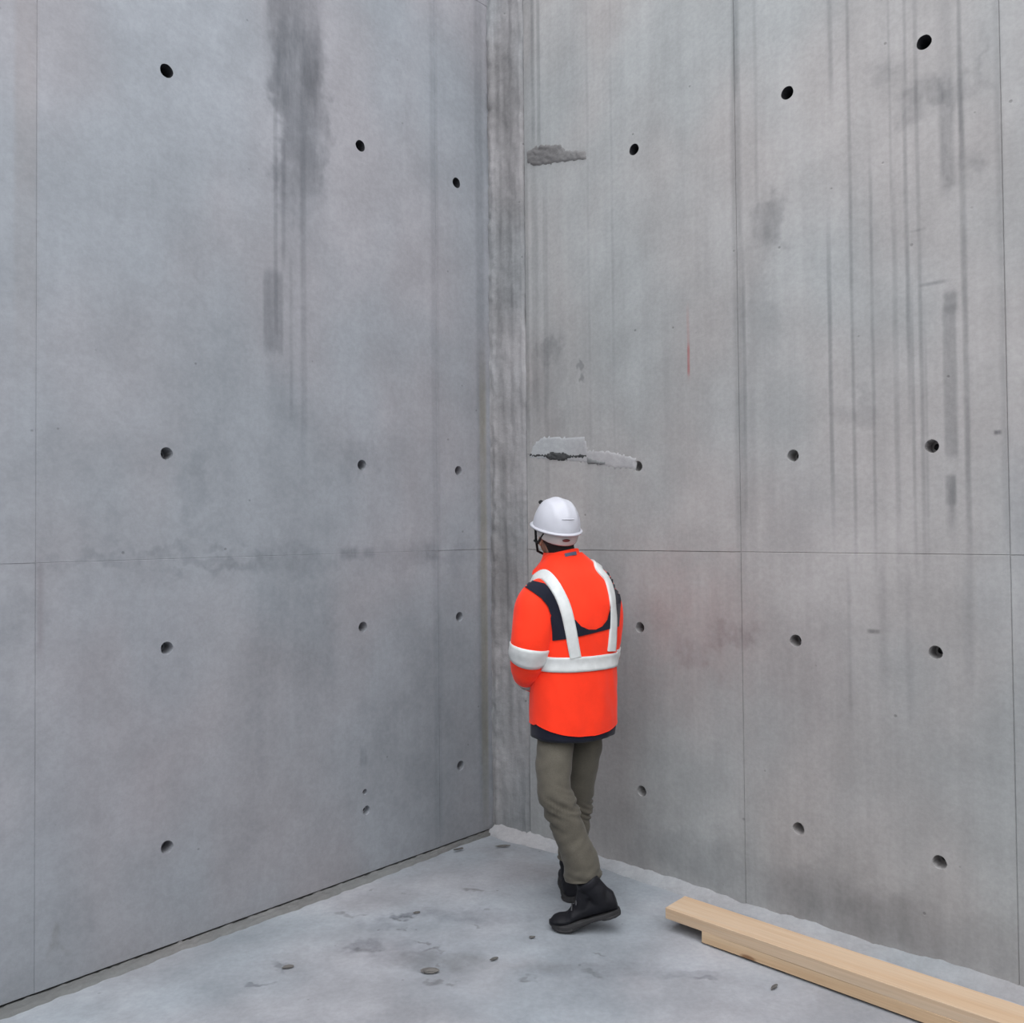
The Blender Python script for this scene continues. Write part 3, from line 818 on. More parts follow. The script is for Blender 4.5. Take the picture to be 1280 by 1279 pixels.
def build_body():
    bm = bmesh.new()
    L = lambda *p: [q - P0 for q in p]
    tube_bm(bm, L(SH_L, (SH_L + EL_L) / 2, EL_L, (EL_L * 0.6 + WR_L * 0.4), WR_L), (0.052, 0.05, 0.04, 0.038, 0.028))
    tube_bm(bm, L(SH_R, (SH_R + EL_R) / 2, EL_R, (EL_R * 0.6 + WR_R * 0.4), WR_R), (0.052, 0.05, 0.04, 0.038, 0.028))
    tube_bm(bm, L(at(699, 870, 3.925), at(699, 880, 3.915), at(694, 930, 3.885), at(692, 965, 3.835), at(694, 992, 3.80), at(704, 1020, 3.785), at(716, 1050, 3.775), at(726, 1078, 3.765), AN_L), (0.045, 0.05, 0.055, 0.052, 0.048, 0.046, 0.045, 0.036, 0.028))
    tube_bm(bm, L(at(733, 870, 4.0), at(733, 880, 4.0), at(731, 930, 4.01), at(725, 975, 4.03), at(721, 1010, 4.045), at(719, 1035, 4.04), at(717, 1055, 4.03), AN_R), (0.045, 0.05, 0.052, 0.05, 0.046, 0.044, 0.04, 0.028))
    # feet inside the boots
    tube_bm(bm, L(AN_L, FT_L1, FT_L2), (0.030, 0.022, 0.014))
    tube_bm(bm, L(AN_R, FT_R1, FT_R2), (0.030, 0.022, 0.014))
    R3 = Matrix((RGT, FWD, ZUP)).transposed()
    tc_ = at(717, 800, 3.955)
    ellipsoid_bm(bm, (HIP_L + HIP_R) / 2 + Vector((0, 0, 0.08)) - P0, (0.13, 0.08, 0.09), R3)
    ellipsoid_bm(bm, tc_ + Vector((0, 0, -0.1)) - P0, (0.15, 0.105, 0.2), R3)
    ellipsoid_bm(bm, tc_ + Vector((0, 0, 0.09)) - P0, (0.175, 0.11, 0.2), R3)
    # neck and head
    nb = at(711, 725, 3.99) - P0
    tube_bm(bm, [nb, (nb + hd(-0.02, 0, -0.1)) / 2, hd(-0.015, 0, -0.06)], (0.062, 0.056, 0.058), 18)
    ellipsoid_bm(bm, hd(-0.012, 0, 0.0), (0.096, 0.076, 0.10), HM)
    ellipsoid_bm(bm, hd(0.03, 0, -0.07), (0.062, 0.058, 0.075), HM)
    ellipsoid_bm(bm, hd(0.062, 0, -0.128), (0.026, 0.028, 0.02), HM, 2)        # chin
    ellipsoid_bm(bm, hd(0.088, 0, -0.075), (0.018, 0.014, 0.016), HM, 2)       # nose tip
    tube_bm(bm, [hd(0.078, 0, -0.03), hd(0.09, 0, -0.068)], (0.009, 0.012), 10)
    ellipsoid_bm(bm, hd(0.077, 0, -0.105), (0.014, 0.025, 0.008), HM, 2)       # mouth
    ellipsoid_bm(bm, hd(0.074, 0, -0.022), (0.014, 0.05, 0.009), HM, 2)        # brow
    for sgn in (-1, 1):
        ellipsoid_bm(bm, hd(-0.012, sgn * 0.078, -0.055), (0.019, 0.009, 0.031), HM, 2)   # ear
        ellipsoid_bm(bm, hd(0.055, sgn * 0.035, -0.075), (0.024, 0.022, 0.022), HM, 2)    # cheek
    # hands: palm, four fingers and a thumb, loosely clasped in front of the belly
    for (W, E, sg) in ((WR_L, EL_L, 1), (WR_R, EL_R, -1)):
        d = (FWD * 0.45 + RGT * (0.75 * sg) + ZUP * 0.05).normalized()
        up = ZUP
        side = d.cross(up).normalized()
        w = W - P0
        M3 = Matrix((d, up, side)).transposed()
        ellipsoid_bm(bm, w + d * 0.05, (0.05, 0.042, 0.017), M3, 3)
        for q in range(4):
            b = w + d * 0.085 + up * (0.03 - 0.02 * q)
            ln = (0.072, 0.08, 0.074, 0.058)[q]
            cdir = (d * 0.8 - FWD * 0.25 * 1).normalized()
            c2 = (d * 0.5 - FWD * 0.8).normalized()
            tube_bm(bm, [b - d * 0.02, b, b + cdir * ln * 0.45, b + cdir * ln * 0.45 + c2 * ln * 0.5], (0.0095, 0.0095, 0.0085, 0.007), 10)
        b = w + d * 0.03 + up * 0.03
        td = (d * 0.6 + up * 0.75 + FWD * 0.1).normalized()
        tube_bm(bm, [b, b + td * 0.035, b + td * 0.05 + d * 0.025], (0.013, 0.011, 0.008), 10)
    return remesh('person', bm, 0.0055, MAT_SKIN, None, 3)
person = build_body()
person.location = P0
tag(person, 'worker seen from behind in white hard hat, orange hi-vis jacket and khaki trousers', 'person')
for sgn in (-1, 1):
    bm = bmesh.new(); ellipsoid_bm(bm, hd(0.0755, sgn * 0.03, -0.043), (0.008, 0.011, 0.007), HM, 2)
    me = bpy.data.meshes.new('eye'); bm.to_mesh(me); bm.free(); me.materials.append(MAT_EYE)
    e = bpy.data.objects.new('eye', me); COL.objects.link(e); e.parent = person

# ---- hair: short, at the nape and temples
def hair():
    bm = bmesh.new()
    ellipsoid_bm(bm, hd(-0.02, 0, -0.005), (0.096, 0.081, 0.10), HM, 4)
    bmesh.ops.delete(bm, geom=[v for v in bm.verts if ((HM.transposed() @ (v.co + P0 - HC)).x > 0.035 or (HM.transposed() @ (v.co + P0 - HC)).z < -0.085 + 0.9 * max(0, (HM.transposed() @ (v.co + P0 - HC)).x + 0.03))], context='VERTS')
    for v in bm.verts:
        v.co += (v.co - hd(-0.02, 0, 0)).normalized() * (0.003 * noise.noise(v.co * 120))
    me = bpy.data.meshes.new('hair'); bm.to_mesh(me); bm.free(); me.materials.append(MAT_HAIR)
    for p in me.polygons: p.use_smooth = True
    o = bpy.data.objects.new('hair', me); COL.objects.link(o); o.parent = person
hair()

# ---- trousers
def trouser_disp(p, u, v):
    d = 0.0045 * noise.noise(Vector((p.x * 5, p.y * 5, p.z * 17 + p.x * 9)))
    d += 0.0035 * noise.noise(Vector((p.x * 11, p.y * 11, p.z * 34 - p.x * 22)))
    knee = math.exp(-((v - 0.52) / 0.10) ** 2)
    d += knee * 0.010 * (1 - abs(noise.noise(Vector((p.x * 6, p.y * 6, p.z * 38 + p.x * 20)))) * 3)
    hem = max(0, v - 0.84) / 0.16
    d += hem * 0.015 * noise.noise(Vector((p.x * 8, p.y * 8, p.z * 42)))
    return d
def kk(px, py, dep, a, b):
    return (*at(px, py, dep), a, b)
legL = Loft([kk(699, 880, 3.915, .074, .078), kk(694, 930, 3.885, .081, .081), kk(692, 965, 3.835, .076, .08), kk(694, 992, 3.80, .072, .076),
             kk(704, 1020, 3.785, .070, .074), kk(716, 1050, 3.775, .070, .074), kk(726, 1078, 3.765, .076, .08), kk(729, 1097, 3.76, .079, .083)],
            X=Vector((1, 0, 0)), expo=2.05, disp=trouser_disp, horizontal=False)
legR = Loft([kk(733, 880, 4.0, .074, .078), kk(731, 930, 4.01, .078, .083), kk(725, 975, 4.03, .070, .075), kk(721, 1010, 4.045, .066, .07),
             kk(719, 1035, 4.04, .064, .068), kk(717, 1055, 4.03, .065, .068), kk(715, 1074, 4.025, .067, .07)],
            X=Vector((1, 0, 0)), expo=2.05, disp=trouser_disp, horizontal=False)
vs, fc = [], []
for lg in (legL, legR):
    a, b = lg.mesh(44, 110, cap0=True)
    n = len(vs); vs += a; fc += [tuple(i + n for i in f) for f in b]
    a, b = lg.mesh(44, 6, v0=0.995, v1=0.94, off=-0.006, cap1=True)     # turned-in hem
    n = len(vs); vs += a; fc += [tuple(i + n for i in f) for f in b]
trousers = mesh_obj('trousers', vs, fc, MAT_TROUSER, person, smooth=True)
tag(trousers, 'khaki grey work trousers, creased at the knee')
for lg in (legL, legR):
    a, b = lg.mesh(44, 3, v0=0.955, v1=0.962, off=0.0015)
    mesh_obj('hem_seam', a, b, MAT_TROUSER, trousers, smooth=True)

# ---- boots
def boot(heel, direction, alpha, label, lean=0.0, mirror=1):
    d = Vector((direction.x, direction.y, 0)).normalized()
    s = ZUP.cross(d)
    M3 = Matrix((d, s, ZUP)).transposed()
    bf = bend_fn(alpha)
    tr = lambda p: (heel - P0) + M3 @ bf(p)
    bm = bmesh.new()
    # foot: sections along x
    secs = [(0.0, .028, .095), (0.02, .037, .118), (0.06, .041, .12), (0.11, .039, .105), (0.15, .043, .092), (0.19, .049, .078), (0.235, .05, .066), (0.27, .048, .062), (0.292, .04, .053), (0.304, .026, .04), (0.310, .012, .032)]
    prev = None
    K = 20
    for (x, w, h) in secs:
        cyy = 0.006 * mirror * math.sin(x * 10)
        ring = []
        for a in range(K):
            c, q = math.cos(a * math.tau / K), math.sin(a * math.tau / K)
            yy = math.copysign(abs(c) ** 0.75, c) * w
            zc = math.copysign(abs(q) ** 0.8, q)
            ring.append(bm.verts.new((x, cyy + yy * (1 - 0.35 * max(0, zc)), 0.022 + (h - 0.022) * (zc + 1) / 2)))
        if prev:
            for a in range(K):
                bm.faces.new((prev[a], prev[(a + 1) % K], ring[(a + 1) % K], ring[a]))
        else:
            bm.faces.new(ring[::-1])
        prev = ring
    bm.faces.new(prev)
    tube_bm(bm, [Vector((0.055, 0, 0.05)), Vector((0.055 + lean * .3, 0, 0.11)), Vector((0.058 + lean * .8, 0, 0.145)), Vector((0.06 + lean, 0, 0.172))], (0.040, 0.045, 0.047, 0.048), 24)
    tube_bm(bm, [Vector((0.058 + lean * .85, 0, 0.148)), Vector((0.06 + lean * .98, 0, 0.168))], (0.051, 0.051), 24)   # padded collar
    tube_bm(bm, [Vector((0.10 + lean * .3, 0, 0.105)), Vector((0.085 + lean * .8, 0, 0.17))], (0.034, 0.03), 16)           # tongue
    tube_bm(bm, [Vector((0.17, 0, 0.055)), Vector((0.14, 0, 0.075)), Vector((0.105 + lean * .4, 0, 0.125))], (0.028, 0.034, 0.032), 16)   # instep
    ob = remesh('boot', bm, 0.0045, MAT_BOOT, person, 5, deform=lambda p: tr(p + Vector((0, 0, 0.0008 * noise.noise(p * 60)))))
    tag(ob, label)
    # sole with lugs: outline extruded
    def outline(gr, z0, z1, name, xs0=-0.006, xs1=0.312):
        bmv, bf_ = [], []
        ps = []
        NN = 40
        for i in range(NN):
            t = i / NN * math.tau
            x = (xs0 + xs1) / 2 - math.cos(t) * (xs1 - xs0) / 2
            w = None
            for (xa, wa, _), (xb, wb, _) in zip(secs[:-1], secs[1:]):
                if xa <= x <= xb: w = wa + (wb - wa) * (x - xa) / (xb - xa)
            if w is None: w = 0.022 if x < 0.1 else 0.012
            lug = 0.0018 * (1 if (i // 2) % 2 else 0)
            ps.append((x, (w + gr + lug) * math.copysign(abs(math.sin(t)) ** 0.55, math.sin(t)) + 0.006 * mirror * math.sin(x * 10)))
        for (z, k) in ((z0, 0.97), (z0 + 0.004, 1.0), (z1 - 0.003, 1.0), (z1, 0.97)):
            for (x, y) in ps:
                bmv.append(tr(Vector((x, y * k, z + (0.010 * max(0, (x - 0.25) / 0.055) ** 2)))))
        for r_ in range(3):
            for i in range(NN):
                j = (i + 1) % NN
                bf_.append((r_ * NN + i, r_ * NN + j, (r_ + 1) * NN + j, (r_ + 1) * NN + i))
        bf_.append(tuple(range(NN))); bf_.append(tuple(range(3 * NN, 4 * NN)))
        return mesh_obj(name, bmv, bf_, MAT_SOLE, ob)
    outline(0.003, 0.007, 0.025, 'sole')
    outline(0.001, 0.0, 0.010, 'heel_block', -0.004, 0.085)
    outline(0.001, 0.0, 0.010, 'tread', 0.12, 0.302)
    # laces
    for i in range(4):
        x = 0.185 - i * 0.026; z = 0.078 + i * 0.018
        bm = bmesh.new()
        tube_bm(bm, [tr(Vector((x - 0.006, -0.028, z - 0.004))), tr(Vector((x, -0.012, z + 0.007))), tr(Vector((x, 0.012, z + 0.007))), tr(Vector((x + 0.004, 0.028, z - 0.004)))], (0.003,) * 4, 8)
        me = bpy.data.meshes.new('lace'); bm.to_mesh(me); bm.free(); me.materials.append(MAT_LACE)
        l = bpy.data.objects.new('lace', me); COL.objects.link(l); l.parent = ob
    return ob
boot(heelL, dirL, ALPHA_L, 'black work boot of the trailing left foot, heel lifted', lean=0.03, mirror=-1)
boot(heelR, dirR, 0.0, 'black work boot of the leading right foot, flat on the floor', lean=0.0)

# ---- jacket
def jk(py, pxc, dep, a, b):
    p = at(pxc, py, dep); return (p.x, p.y, zz(py), a, b)
JK = [jk(925, 716.5, 3.95, .203, .150), jk(900, 717, 3.95, .205, .155), jk(865, 717.5, 3.95, .205, .155), jk(830, 718, 3.95, .199, .149), jk(795, 718, 3.95, .205, .150),
      jk(760, 717, 3.955, .210, .150), jk(738, 716, 3.965, .204, .140), jk(722, 714, 3.975, .182, .125), jk(710, 710, 3.985, .148, .108), jk(701, 707, 3.99, .112, .096), jk(692, 704, 3.995, .084, .084)]
def jacket_disp(p, u, v):
    q = p - P0
    lat = q.dot(RGT)
    d = 0.008 * noise.noise(Vector((lat * 9, q.dot(FWD) * 6, q.z * 3.2)))
    d += 0.0045 * noise.noise(Vector((lat * 22, 5 + q.dot(FWD) * 15, q.z * 11 + lat * 14)))
    d -= 0.004 * math.exp(-((q.z - 1.11) / 0.02) ** 2)
    return d
torso = Loft(JK, X=RGT, Y=FWD, expo=2.25, disp=jacket_disp)
def v_of_z(z, top=True):
    lo, hi = 0.0, 1.0
    for _ in range(40):
        m = (lo + hi) / 2
        if catmull(JK, m)[2] < z: lo = m
        else: hi = m
    return lo
# u: 0 = right side, .25 = front, .5 = left, .75 = back centre
def hem_z(u):
    back = -math.sin(u * math.tau)
    return zz(918) + 0.055 * (1 - max(0, back) ** 1.2) * (0.9 if back > 0 else 0.75) - 0.004
def hem_v(u, v):
    vb = v_of_z(hem_z(u))
    return vb + (1 - vb) * v
vs, fc = torso.mesh(110, 130, vfun=hem_v)
jacket = mesh_obj('jacket', vs, fc, MAT_ORANGE, person, smooth=True)
tag(jacket, 'orange hi-vis jacket with navy panels and silver reflective tape')
bvh = BVHTree.FromPolygons(vs, [tuple(f) for f in fc])
# piped edge of the orange shell
pv, pf = [], []
for i in range(110):
    u = i / 110
    for q, (dv, of) in enumerate(((0.0, 0.001), (0.0, -0.010), (0.03, -0.012))):
        pv.append(torso(u, hem_v(u, dv), of) - P0)
for i in range(110):
    for q in range(2):
        a, b = i * 3 + q, ((i + 1) % 110) * 3 + q
        pf.append((a, b, b + 1, a + 1))
mesh_obj('shell_hem', pv, pf, MAT_ORANGE, jacket, smooth=True)
# navy hem below the orange shell
def skirt_z(u):
    back = -math.sin(u * math.tau)
    return zz(927) + 0.010 * (1 - max(0, back)) + 0.006 * noise.noise(Vector((math.cos(u * math.tau) * 2, math.sin(u * math.tau) * 2, 3)))
sv, sf = [], []
NU = 90
for j in range(9):
    for i in range(NU):
        u = i / NU
        zt = hem_z(u) + 0.05
        zb_ = skirt_z(u)
        z = zb_ + (zt - zb_) * j / 8
        p = torso(u, max(0.0, v_of_z(z)), -0.005 - 0.004 * min(1.0, max(0.0, (z - hem_z(u) + 0.01) / 0.02)))
        p.z = z
        sv.append(p - P0)
for j in range(8):
    for i in range(NU):
        a, b = j * NU + i, j * NU + (i + 1) % NU
        sf.append((a, b, b + NU, a + NU))
base = len(sv)
for i in range(NU):
    q = sv[i]; c = Vector((JK[0][0], JK[0][1], 0)) - P0
    sv.append(Vector((c.x + (q.x - c.x) * 0.96, c.y + (q.y - c.y) * 0.96, q.z + 0.02)))
for i in range(NU):
    sf.append((i, (i + 1) % NU, base + (i + 1) % NU, base + i))
sf.append(tuple(range(base, base + NU)))
mesh_obj('navy_hem', sv, sf, MAT_NAVY, jacket, smooth=True)['label'] = 'navy hem band below the orange shell'

# sleeves
def sleeve_disp(p, u, v):
    d = 0.006 * noise.noise(Vector((p.x * 9, p.y * 9, p.z * 8)))
    d += 0.006 * math.exp(-((v - 0.62) / 0.14) ** 2) * noise.noise(Vector((p.x * 10, p.y * 10, p.z * 34)))
    return d
slL = Loft([kk(694, 737, 3.915, .045, .05), kk(681, 741, 3.885, .074, .072), kk(670, 756, 3.86, .089, .084), kk(667.5, 780, 3.845, .096, .09), kk(664, 806, 3.84, .091, .086), kk(660, 826, 3.86, .079, .077),
            kk(658.5, 839, 3.92, .068, .068), kk(661, 847, 4.0, .06, .06), kk(665, 851, 4.07, .053, .053)], X=RGT.copy(), expo=2.05, disp=sleeve_disp, horizontal=False)
slR = Loft([kk(738, 738, 4.03, .045, .05), kk(750, 743, 4.05, .068, .07), kk(756, 758, 4.06, .078, .078), kk(757, 782, 4.065, .078, .078), kk(755, 806, 4.07, .074, .074), kk(750, 830, 4.09, .07, .07),
            kk(740, 845, 4.13, .064, .064), kk(726, 853, 4.18, .058, .058), kk(718, 858, 4.22, .053, .053)], X=RGT.copy(), expo=2.05, disp=sleeve_disp, horizontal=False)
uv_, uf_ = list(vs), [tuple(f) for f in fc]
for sl in (slL, slR):
    a, b = sl.mesh(48, 90)
    n_ = len(uv_); uv_ += a; uf_ += [tuple(i + n_ for i in f) for f in b]
    mesh_obj('sleeve', a, b, MAT_ORANGE, jacket, smooth=True)
    a, b = sl.mesh(48, 4, v0=0.97, v1=1.0, off=0.002)
    mesh_obj('cuff', a, b, MAT_NAVY, jacket, smooth=True)

def band(loft, v0, v1, off, mat, name, nu=72, nv=6, vfun=None):
    vs, fc = loft.mesh(nu, nv, v0=v0, v1=v1, off=off, vfun=vfun)
    n = len(vs)
    v2, _ = loft.mesh(nu, 1, v0=v0, v1=v1, off=off - 0.006, vfun=vfun)
    vs += v2
    for i in range(nu):
        j = (i + 1) % nu
        fc.append((i, j, n + j, n + i)); fc.append((nv * nu + i, nv * nu + j, n + nu + j, n + nu + i))
    return mesh_obj(name, vs, fc, mat, jacket, smooth=True)
band(slL, 0.505, 0.605, 0.005, MAT_TAPE, 'reflective_tape')
band(slL, 0.80, 0.87, 0.004, MAT_TAPE2, 'reflective_tape')
band(slR, 0.505, 0.605, 0.005, MAT_TAPE, 'reflective_tape')
band(slR, 0.80, 0.87, 0.004, MAT_TAPE2, 'reflective_tape')
band(torso, v_of_z(zz(838.5)), v_of_z(zz(820)), 0.006, MAT_TAPE, 'reflective_tape', 110)

bvh_all = BVHTree.FromPolygons(uv_, uf_)
def surf_all(x, y):
    d = ray(x, y).normalized()
    q, n, i, t = bvh_all.ray_cast(CAM - P0, d)
    if q is None:
        q, n, i, t = bvh_all.find_nearest(at(x, y, 3.95) - P0)
    if n.dot(d) > 0: n = -n
    return q, n
def surf(p):
    """nearest point and outward normal on the jacket shell (person space)"""
    q, n, i, d = bvh.find_nearest(p)
    c = Vector((JK[3][0], JK[3][1], 0)) - P0
    h = q - Vector((c.x, c.y, q.z - 0.05))
    if n.dot(h) < 0: n = -n
    return q, n
def px_on_jacket(x, y, dep=3.93):
    d = ray(x, y)
    q, n, i, t = bvh.ray_cast(CAM - P0, d.normalized())
    if q is None:
        q, n = surf(at(x, y, dep) - P0)
    return q
def ribbon(path, width, off, mat, name, na=6, ns=60):
    """strip of cloth lying on the jacket along a path of points"""
    n = len(path)
    keys = [tuple(p) for p in path]
    cs = [Vector(catmull(keys, i / ns)) for i in range(ns + 1)]
    cs = [surf(c)[0] for c in cs]
    for _ in range(3):
        cs = [cs[0]] + [(cs[i - 1] + cs[i] * 2 + cs[i + 1]) / 4 for i in range(1, ns)] + [cs[-1]]
    vs, fc = [], []
    for i, c in enumerate(cs):
        T = (cs[min(i + 1, ns)] - cs[max(i - 1, 0)]).normalized()
        q, nn = surf(c)
        W = nn.cross(T).normalized()
        for k in range(na + 1):
            p = q + W * (width * (k / na - 0.5))
            p2, n2 = surf(p)
            vs.append(p2 + n2 * off)
        for k in (0, na):
            p2, n2 = surf(q + W * (width * (k / na - 0.5)))
            vs.append(p2 - n2 * 0.002)
    st = na + 3
    for i in range(ns):
        b = i * st
        for k in range(na):
            fc.append((b + k, b + k + 1, b + st + k + 1, b + st + k))
        fc.append((b, b + na + 1, b + st + na + 1, b + st))
        fc.append((b + na, b + na + 2, b + st + na + 2, b + st + na))
    return mesh_obj(name, vs, fc, mat, jacket, smooth=True)
def loc(lat, fwd, z):
    c = Vector((JK[5][0], JK[5][1], 0))
    p = c + RGT * lat + FWD * fwd; p.z = z
    return p - P0
stL = [px_on_jacket(*q) for q in ((719, 822), (716, 805), (712.5, 785), (708, 765), (701, 746), (691, 729), (680, 718.5))] + [loc(-.155, 0.045, 1.455), loc(-.145, .10, 1.39), loc(-.125, .14, 1.30), loc(-.115, .15, 1.14)]
stR = [px_on_jacket(*q) for q in ((764, 814), (765.5, 795), (766.5, 778), (766, 760), (763.5, 742), (758.5, 724), (750, 707))] + [loc(.115, .07, 1.475), loc(.12, .11, 1.40), loc(.12, .14, 1.30), loc(.115, .15, 1.14)]
ribbon(stL, 0.050, 0.0085, MAT_TAPE, 'reflective_tape')
ribbon(stR, 0.050, 0.0085, MAT_TAPE, 'reflective_tape')

def decal(outline, off, mat, name, step=2.2):
    out = []
    n = len(outline)
    for i in range(n):
        a, b = Vector(outline[i]), Vector(outline[(i + 1) % n])
        k = max(1, int((b - a).length / 2.0))
        out += [a.lerp(b, t / k) for t in range(k)]
    allp = list(out)
    def inside(p):
        c = False
        for i in range(len(out)):
            a, b = out[i], out[i - 1]
            if (a.y > p.y) != (b.y > p.y) and p.x < (b.x - a.x) * (p.y - a.y) / (b.y - a.y) + a.x: c = not c
        return c
    x = min(p.x for p in out)
    while x < max(p.x for p in out):
        y = min(p.y for p in out)
        while y < max(p.y for p in out):
            p = Vector((x, y))
            if inside(p) and min((p - q).length for q in out) > step * 0.5: allp.append(p)
            y += step
        x += step
    E = [(i, (i + 1) % len(out)) for i in range(len(out))]
    v2, _, f2, *_ = geometry.delaunay_2d_cdt(allp, E, [], 1, 1e-6)
    vs = []
    for p in v2:
        q, nn = surf_all(p.x, p.y)
        vs.append(q + nn * off)
    return mesh_obj(name, vs, [tuple(f) for f in f2], mat, jacket, smooth=True)
decal([(655, 733), (662, 726), (680, 730), (694, 742), (704, 760), (710, 772), (719, 775), (726, 783), (735, 787), (744, 787), (752, 783), (758, 775), (761.5, 763), (763, 745), (760, 728), (757, 716), (763, 716),
       (771, 733), (775, 750), (774, 770), (773, 783), (745, 790.5), (722, 796), (706, 799), (691, 801), (690.5, 789), (688.6, 772), (684, 758), (676, 748), (662, 738)], 0.0055, MAT_NAVY, 'navy_panel')['label'] = 'navy shoulder and back panel under the straps'
for sg in (-1, 1):
    ribbon([loc(sg * .17, 0.03, 1.46), loc(sg * .175, .07, 1.43), loc(sg * .18, .10, 1.36), loc(sg * .19, .09, 1.28)], 0.045, 0.0028, MAT_NAVY, 'navy_panel')

# collar
def collar():
    cc = at(703, 700, 3.985)
    ax = (ZUP + (-FWD) * 0.0 + Vector((-0.22, 0.12, 0))).normalized()
    X = (RGT - ax * RGT.dot(ax)).normalized(); Y = ax.cross(X)
    vs, fc = [], []
    N = 60
    prof = [(0.100, -0.040), (0.092, -0.02), (0.086, 0.0), (0.084, 0.022), (0.084, 0.032), (0.078, 0.035), (0.072, 0.03), (0.072, 0.0), (0.076, -0.03)]
    for i in range(N):
        u = i / N
        c, s = math.cos(u * math.tau), math.sin(u * math.tau)
        front = max(0, s)
        for (r, h) in prof:
            rr = r * (1 + 0.10 * front) + 0.045 * math.exp(-((u - 0.43) / 0.08) ** 2) * max(0, min(1, (0.03 - h) / 0.05)) + 0.003 * noise.noise(Vector((c * 2, s * 2, h * 20)))
            vs.append(cc + X * (rr * c) + Y * (rr * s * 1.03) + ax * (h * (1 - 0.25 * front)) - P0)
    K = len(prof)
    for i in range(N):
        for k in range(K - 1):
            a, b = i * K + k, ((i + 1) % N) * K + k
            fc.append((a, b, b + 1, a + 1))
    mesh_obj('collar', vs, fc, MAT_ORANGE, jacket, smooth=True)
    # neck warmer
    a, b = at(708, 712, 3.99), hd(-0.03, 0, -0.045) + P0
    nv, nf = [], []
    for j in range(9):
        t = j / 8
        p = a.lerp(b, t)
        for i in range(30):
            w = i / 30 * math.tau
            r = 0.068 - 0.004 * math.sin(t * 3) + 0.002 * noise.noise(Vector((math.cos(w) * 2, math.sin(w) * 2, t * 6)))
            nv.append(p + hF * (r * 1.05 * math.cos(w)) + hL * (r * math.sin(w)) - P0)
    for j in range(8):
        for i in range(30):
            q = j * 30 + i; w = j * 30 + (i + 1) % 30
            nf.append((q, w, w + 30, q + 30))
    mesh_obj('neck_warmer', nv, nf, MAT_BLACK, person, smooth=True)
    # maker's tag on the back of the collar
    tv, tf = [], []
    for i in range(7):
        u = 0.735 + 0.05 * (i / 6 - 0.5) * 2.2
        c, s = math.cos(u * math.tau), math.sin(u * math.tau)
        for h in (0.004, 0.019):
            rr = 0.0895
            tv.append(cc + X * (rr * c) + Y * (rr * s * 1.03) + ax * h - P0)
    for i in range(6):
        tf.append((2 * i, 2 * i + 2, 2 * i + 3, 2 * i + 1))
    mesh_obj('collar_tag', tv, tf, MAT_BADGE, jacket)
collar()

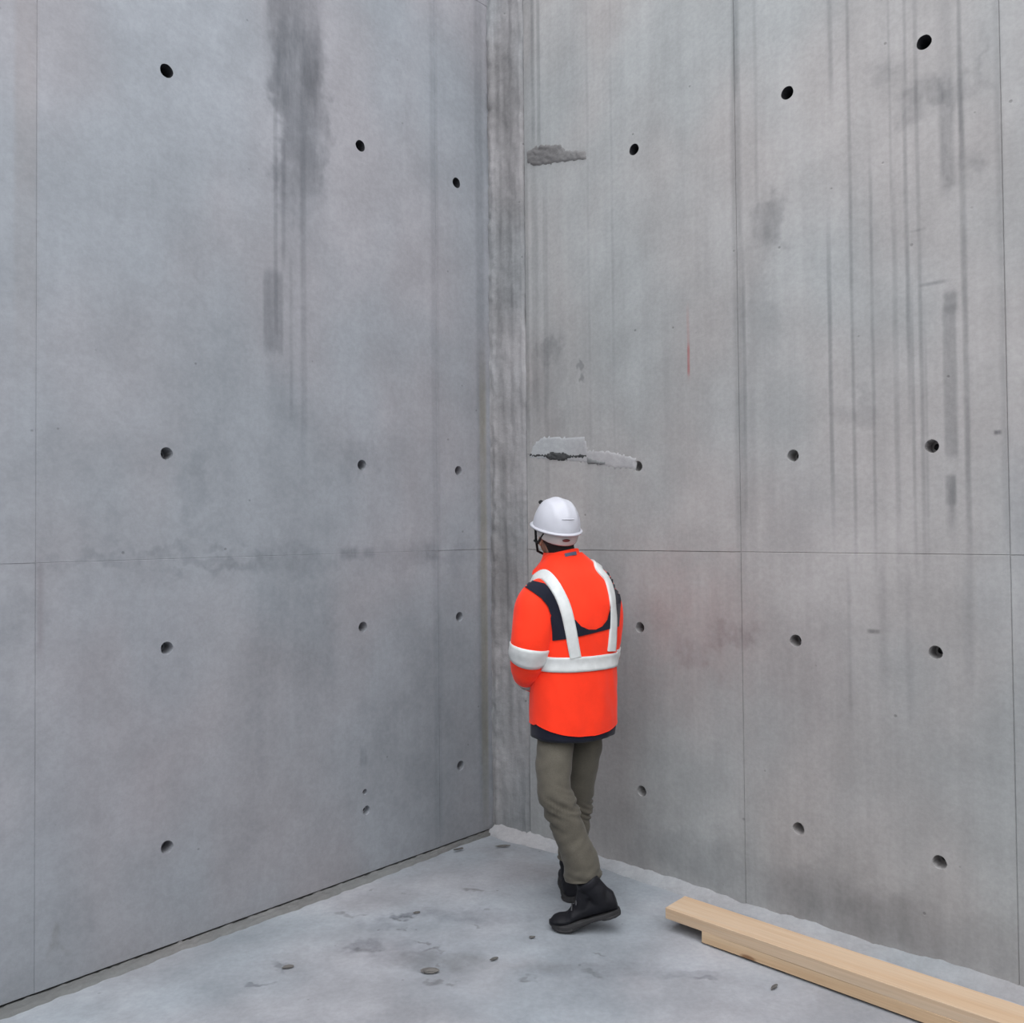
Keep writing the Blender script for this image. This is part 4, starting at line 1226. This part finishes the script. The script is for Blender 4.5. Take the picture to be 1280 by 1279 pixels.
# ---- hard hat
def helmet():
    vs, fc = [], []
    NT_, NR = 80, 26
    A, B, C = 0.131, 0.104, 0.134
    def shell(th, t, off=0.0):
        """th around (0 = front), t 0 rim .. 1 crown"""
        e = math.pi / 2 * t
        r = math.cos(e) ** 0.82
        z = C * math.sin(e) ** 1.0
        x, y = A * r * math.cos(th), B * r * math.sin(th)
        if t < 0.999:
            ridge = 0.0045 * math.exp(-((abs(y) - 0.0) / 0.018) ** 2) + 0.003 * math.exp(-((abs(y) - 0.05) / 0.012) ** 2)
            ridge *= min(1, max(0, (t - 0.22) / 0.15))
        else:
            ridge = 0.0045
        n = Vector((x / A ** 2, y / B ** 2, z / C ** 2)).normalized()
        return Vector((x, y, z)) + n * (ridge + off)
    for j in range(NR + 1):
        for i in range(NT_):
            p = shell(i / NT_ * math.tau, j / NR * 0.985)
            vs.append(hd(*p))
    for j in range(NR):
        for i in range(NT_):
            a, b = j * NT_ + i, j * NT_ + (i + 1) % NT_
            fc.append((a, b, b + NT_, a + NT_))
    fc.append(tuple(range(NR * NT_, NR * NT_ + NT_)))
    hel = mesh_obj('hard_hat', vs, fc, MAT_HELMET, person, smooth=True)
    tag(hel, 'glossy white hard hat')
    # rim and peak
    rv, rf = [], []
    prof = [(0.0, 0.006), (0.45, 0.005), (1.0, 0.001), (1.0, -0.005), (0.45, -0.003), (-0.03, -0.004)]
    for i in range(NT_):
        th = i / NT_ * math.tau
        front = max(0, math.cos(th)) ** 1.6
        w = 0.011 + 0.046 * front
        for (k, z) in prof:
            r = 1.0
            x = (A + w * max(k, -0.1)) * math.cos(th); y = (B + 0.010 * k) * math.sin(th)
            droop = -0.016 * front * max(0, k) ** 1.5 + 0.006 * abs(math.sin(th)) ** 2 * 0
            rv.append(hd(x, y, z + droop))
    K = len(prof)
    for i in range(NT_):
        for k in range(K):
            a, b = i * K + k, ((i + 1) % NT_) * K + k
            c = i * K + (k + 1) % K; d = ((i + 1) % NT_) * K + (k + 1) % K
            rf.append((a, b, d, c))
    mesh_obj('brim', rv, rf, MAT_HELMET, hel, smooth=True)
    # nape guard / headband
    gv, gf = [], []
    prof = [(-0.001, 1.0), (-0.02, 0.985), (-0.046, 0.95), (-0.05, 0.93), (-0.045, 0.91), (0.0, 0.93)]
    for i in range(NT_):
        th = i / NT_ * math.tau
        back = max(0, -math.cos(th)) ** 0.5
        for (z, k) in prof:
            gv.append(hd((A - 0.004) * k * math.cos(th), (B - 0.004) * k * math.sin(th), z * (0.35 + 0.75 * back)))
    K = len(prof)
    for i in range(NT_):
        for k in range(K - 1):
            a, b = i * K + k, ((i + 1) % NT_) * K + k
            gf.append((a, b, b + 1, a + 1))
    mesh_obj('nape_guard', gv, gf, MAT_HGREY, hel, smooth=True)['label'] = 'grey nape band of the hard hat'
    # red adjuster at the back
    th = math.pi - math.radians(2)
    c = Vector(((A - 0.004) * 0.985 * math.cos(th), (B - 0.004) * 0.985 * math.sin(th), -0.027))
    bm = bmesh.new()
    ellipsoid_bm(bm, Vector((0, 0, 0)), (0.006, 0.019, 0.0065), None, 3)
    for v in bm.verts: v.co = hd(*(c + v.co))
    me = bpy.data.meshes.new('adjuster_knob'); bm.to_mesh(me); bm.free(); me.materials.append(MAT_RED)
    for p in me.polygons: p.use_smooth = True
    k = bpy.data.objects.new('adjuster_knob', me); COL.objects.link(k); k.parent = hel
    k['label'] = 'dark red adjuster knob'
    # raised bar across the back of the crown
    bm = bmesh.new()
    pts = [shell(math.pi + a, 0.33, 0.001) for a in (-0.30, -0.2, -0.1, 0.0, 0.1, 0.2, 0.3)]
    tube_bm(bm, [hd(*p) for p in pts], (0.003,) * 7, 8)
    me = bpy.data.meshes.new('moulded_bar'); bm.to_mesh(me); bm.free(); me.materials.append(MAT_HELMET)
    k = bpy.data.objects.new('moulded_bar', me); COL.objects.link(k); k.parent = hel
    # black clip at the front left
    bm = bmesh.new()
    p = shell(math.radians(38), 0.50, 0.004)
    ellipsoid_bm(bm, hd(*p), (0.014, 0.012, 0.010), HM, 2)
    me = bpy.data.meshes.new('clip'); bm.to_mesh(me); bm.free(); me.materials.append(MAT_BLACK)
    k = bpy.data.objects.new('clip', me); COL.objects.link(k); k.parent = hel
    # chin straps
    for sgn in (-1, 1):
        bm = bmesh.new()
        tube_bm(bm, [hd(0.03, sgn * 0.092, 0.0), hd(0.03, sgn * 0.083, -0.06), hd(0.05, sgn * 0.06, -0.125), hd(0.06, 0, -0.155)], (0.005, 0.006, 0.006, 0.006), 8)
        tube_bm(bm, [hd(-0.06, sgn * 0.085, -0.01), hd(-0.01, sgn * 0.09, -0.07), hd(0.035, sgn * 0.086, -0.07)], (0.005, 0.006, 0.006), 8)
        me = bpy.data.meshes.new('chin_strap'); bm.to_mesh(me); bm.free(); me.materials.append(MAT_BLACK)
        k = bpy.data.objects.new('chin_strap', me); COL.objects.link(k); k.parent = hel
helmet()
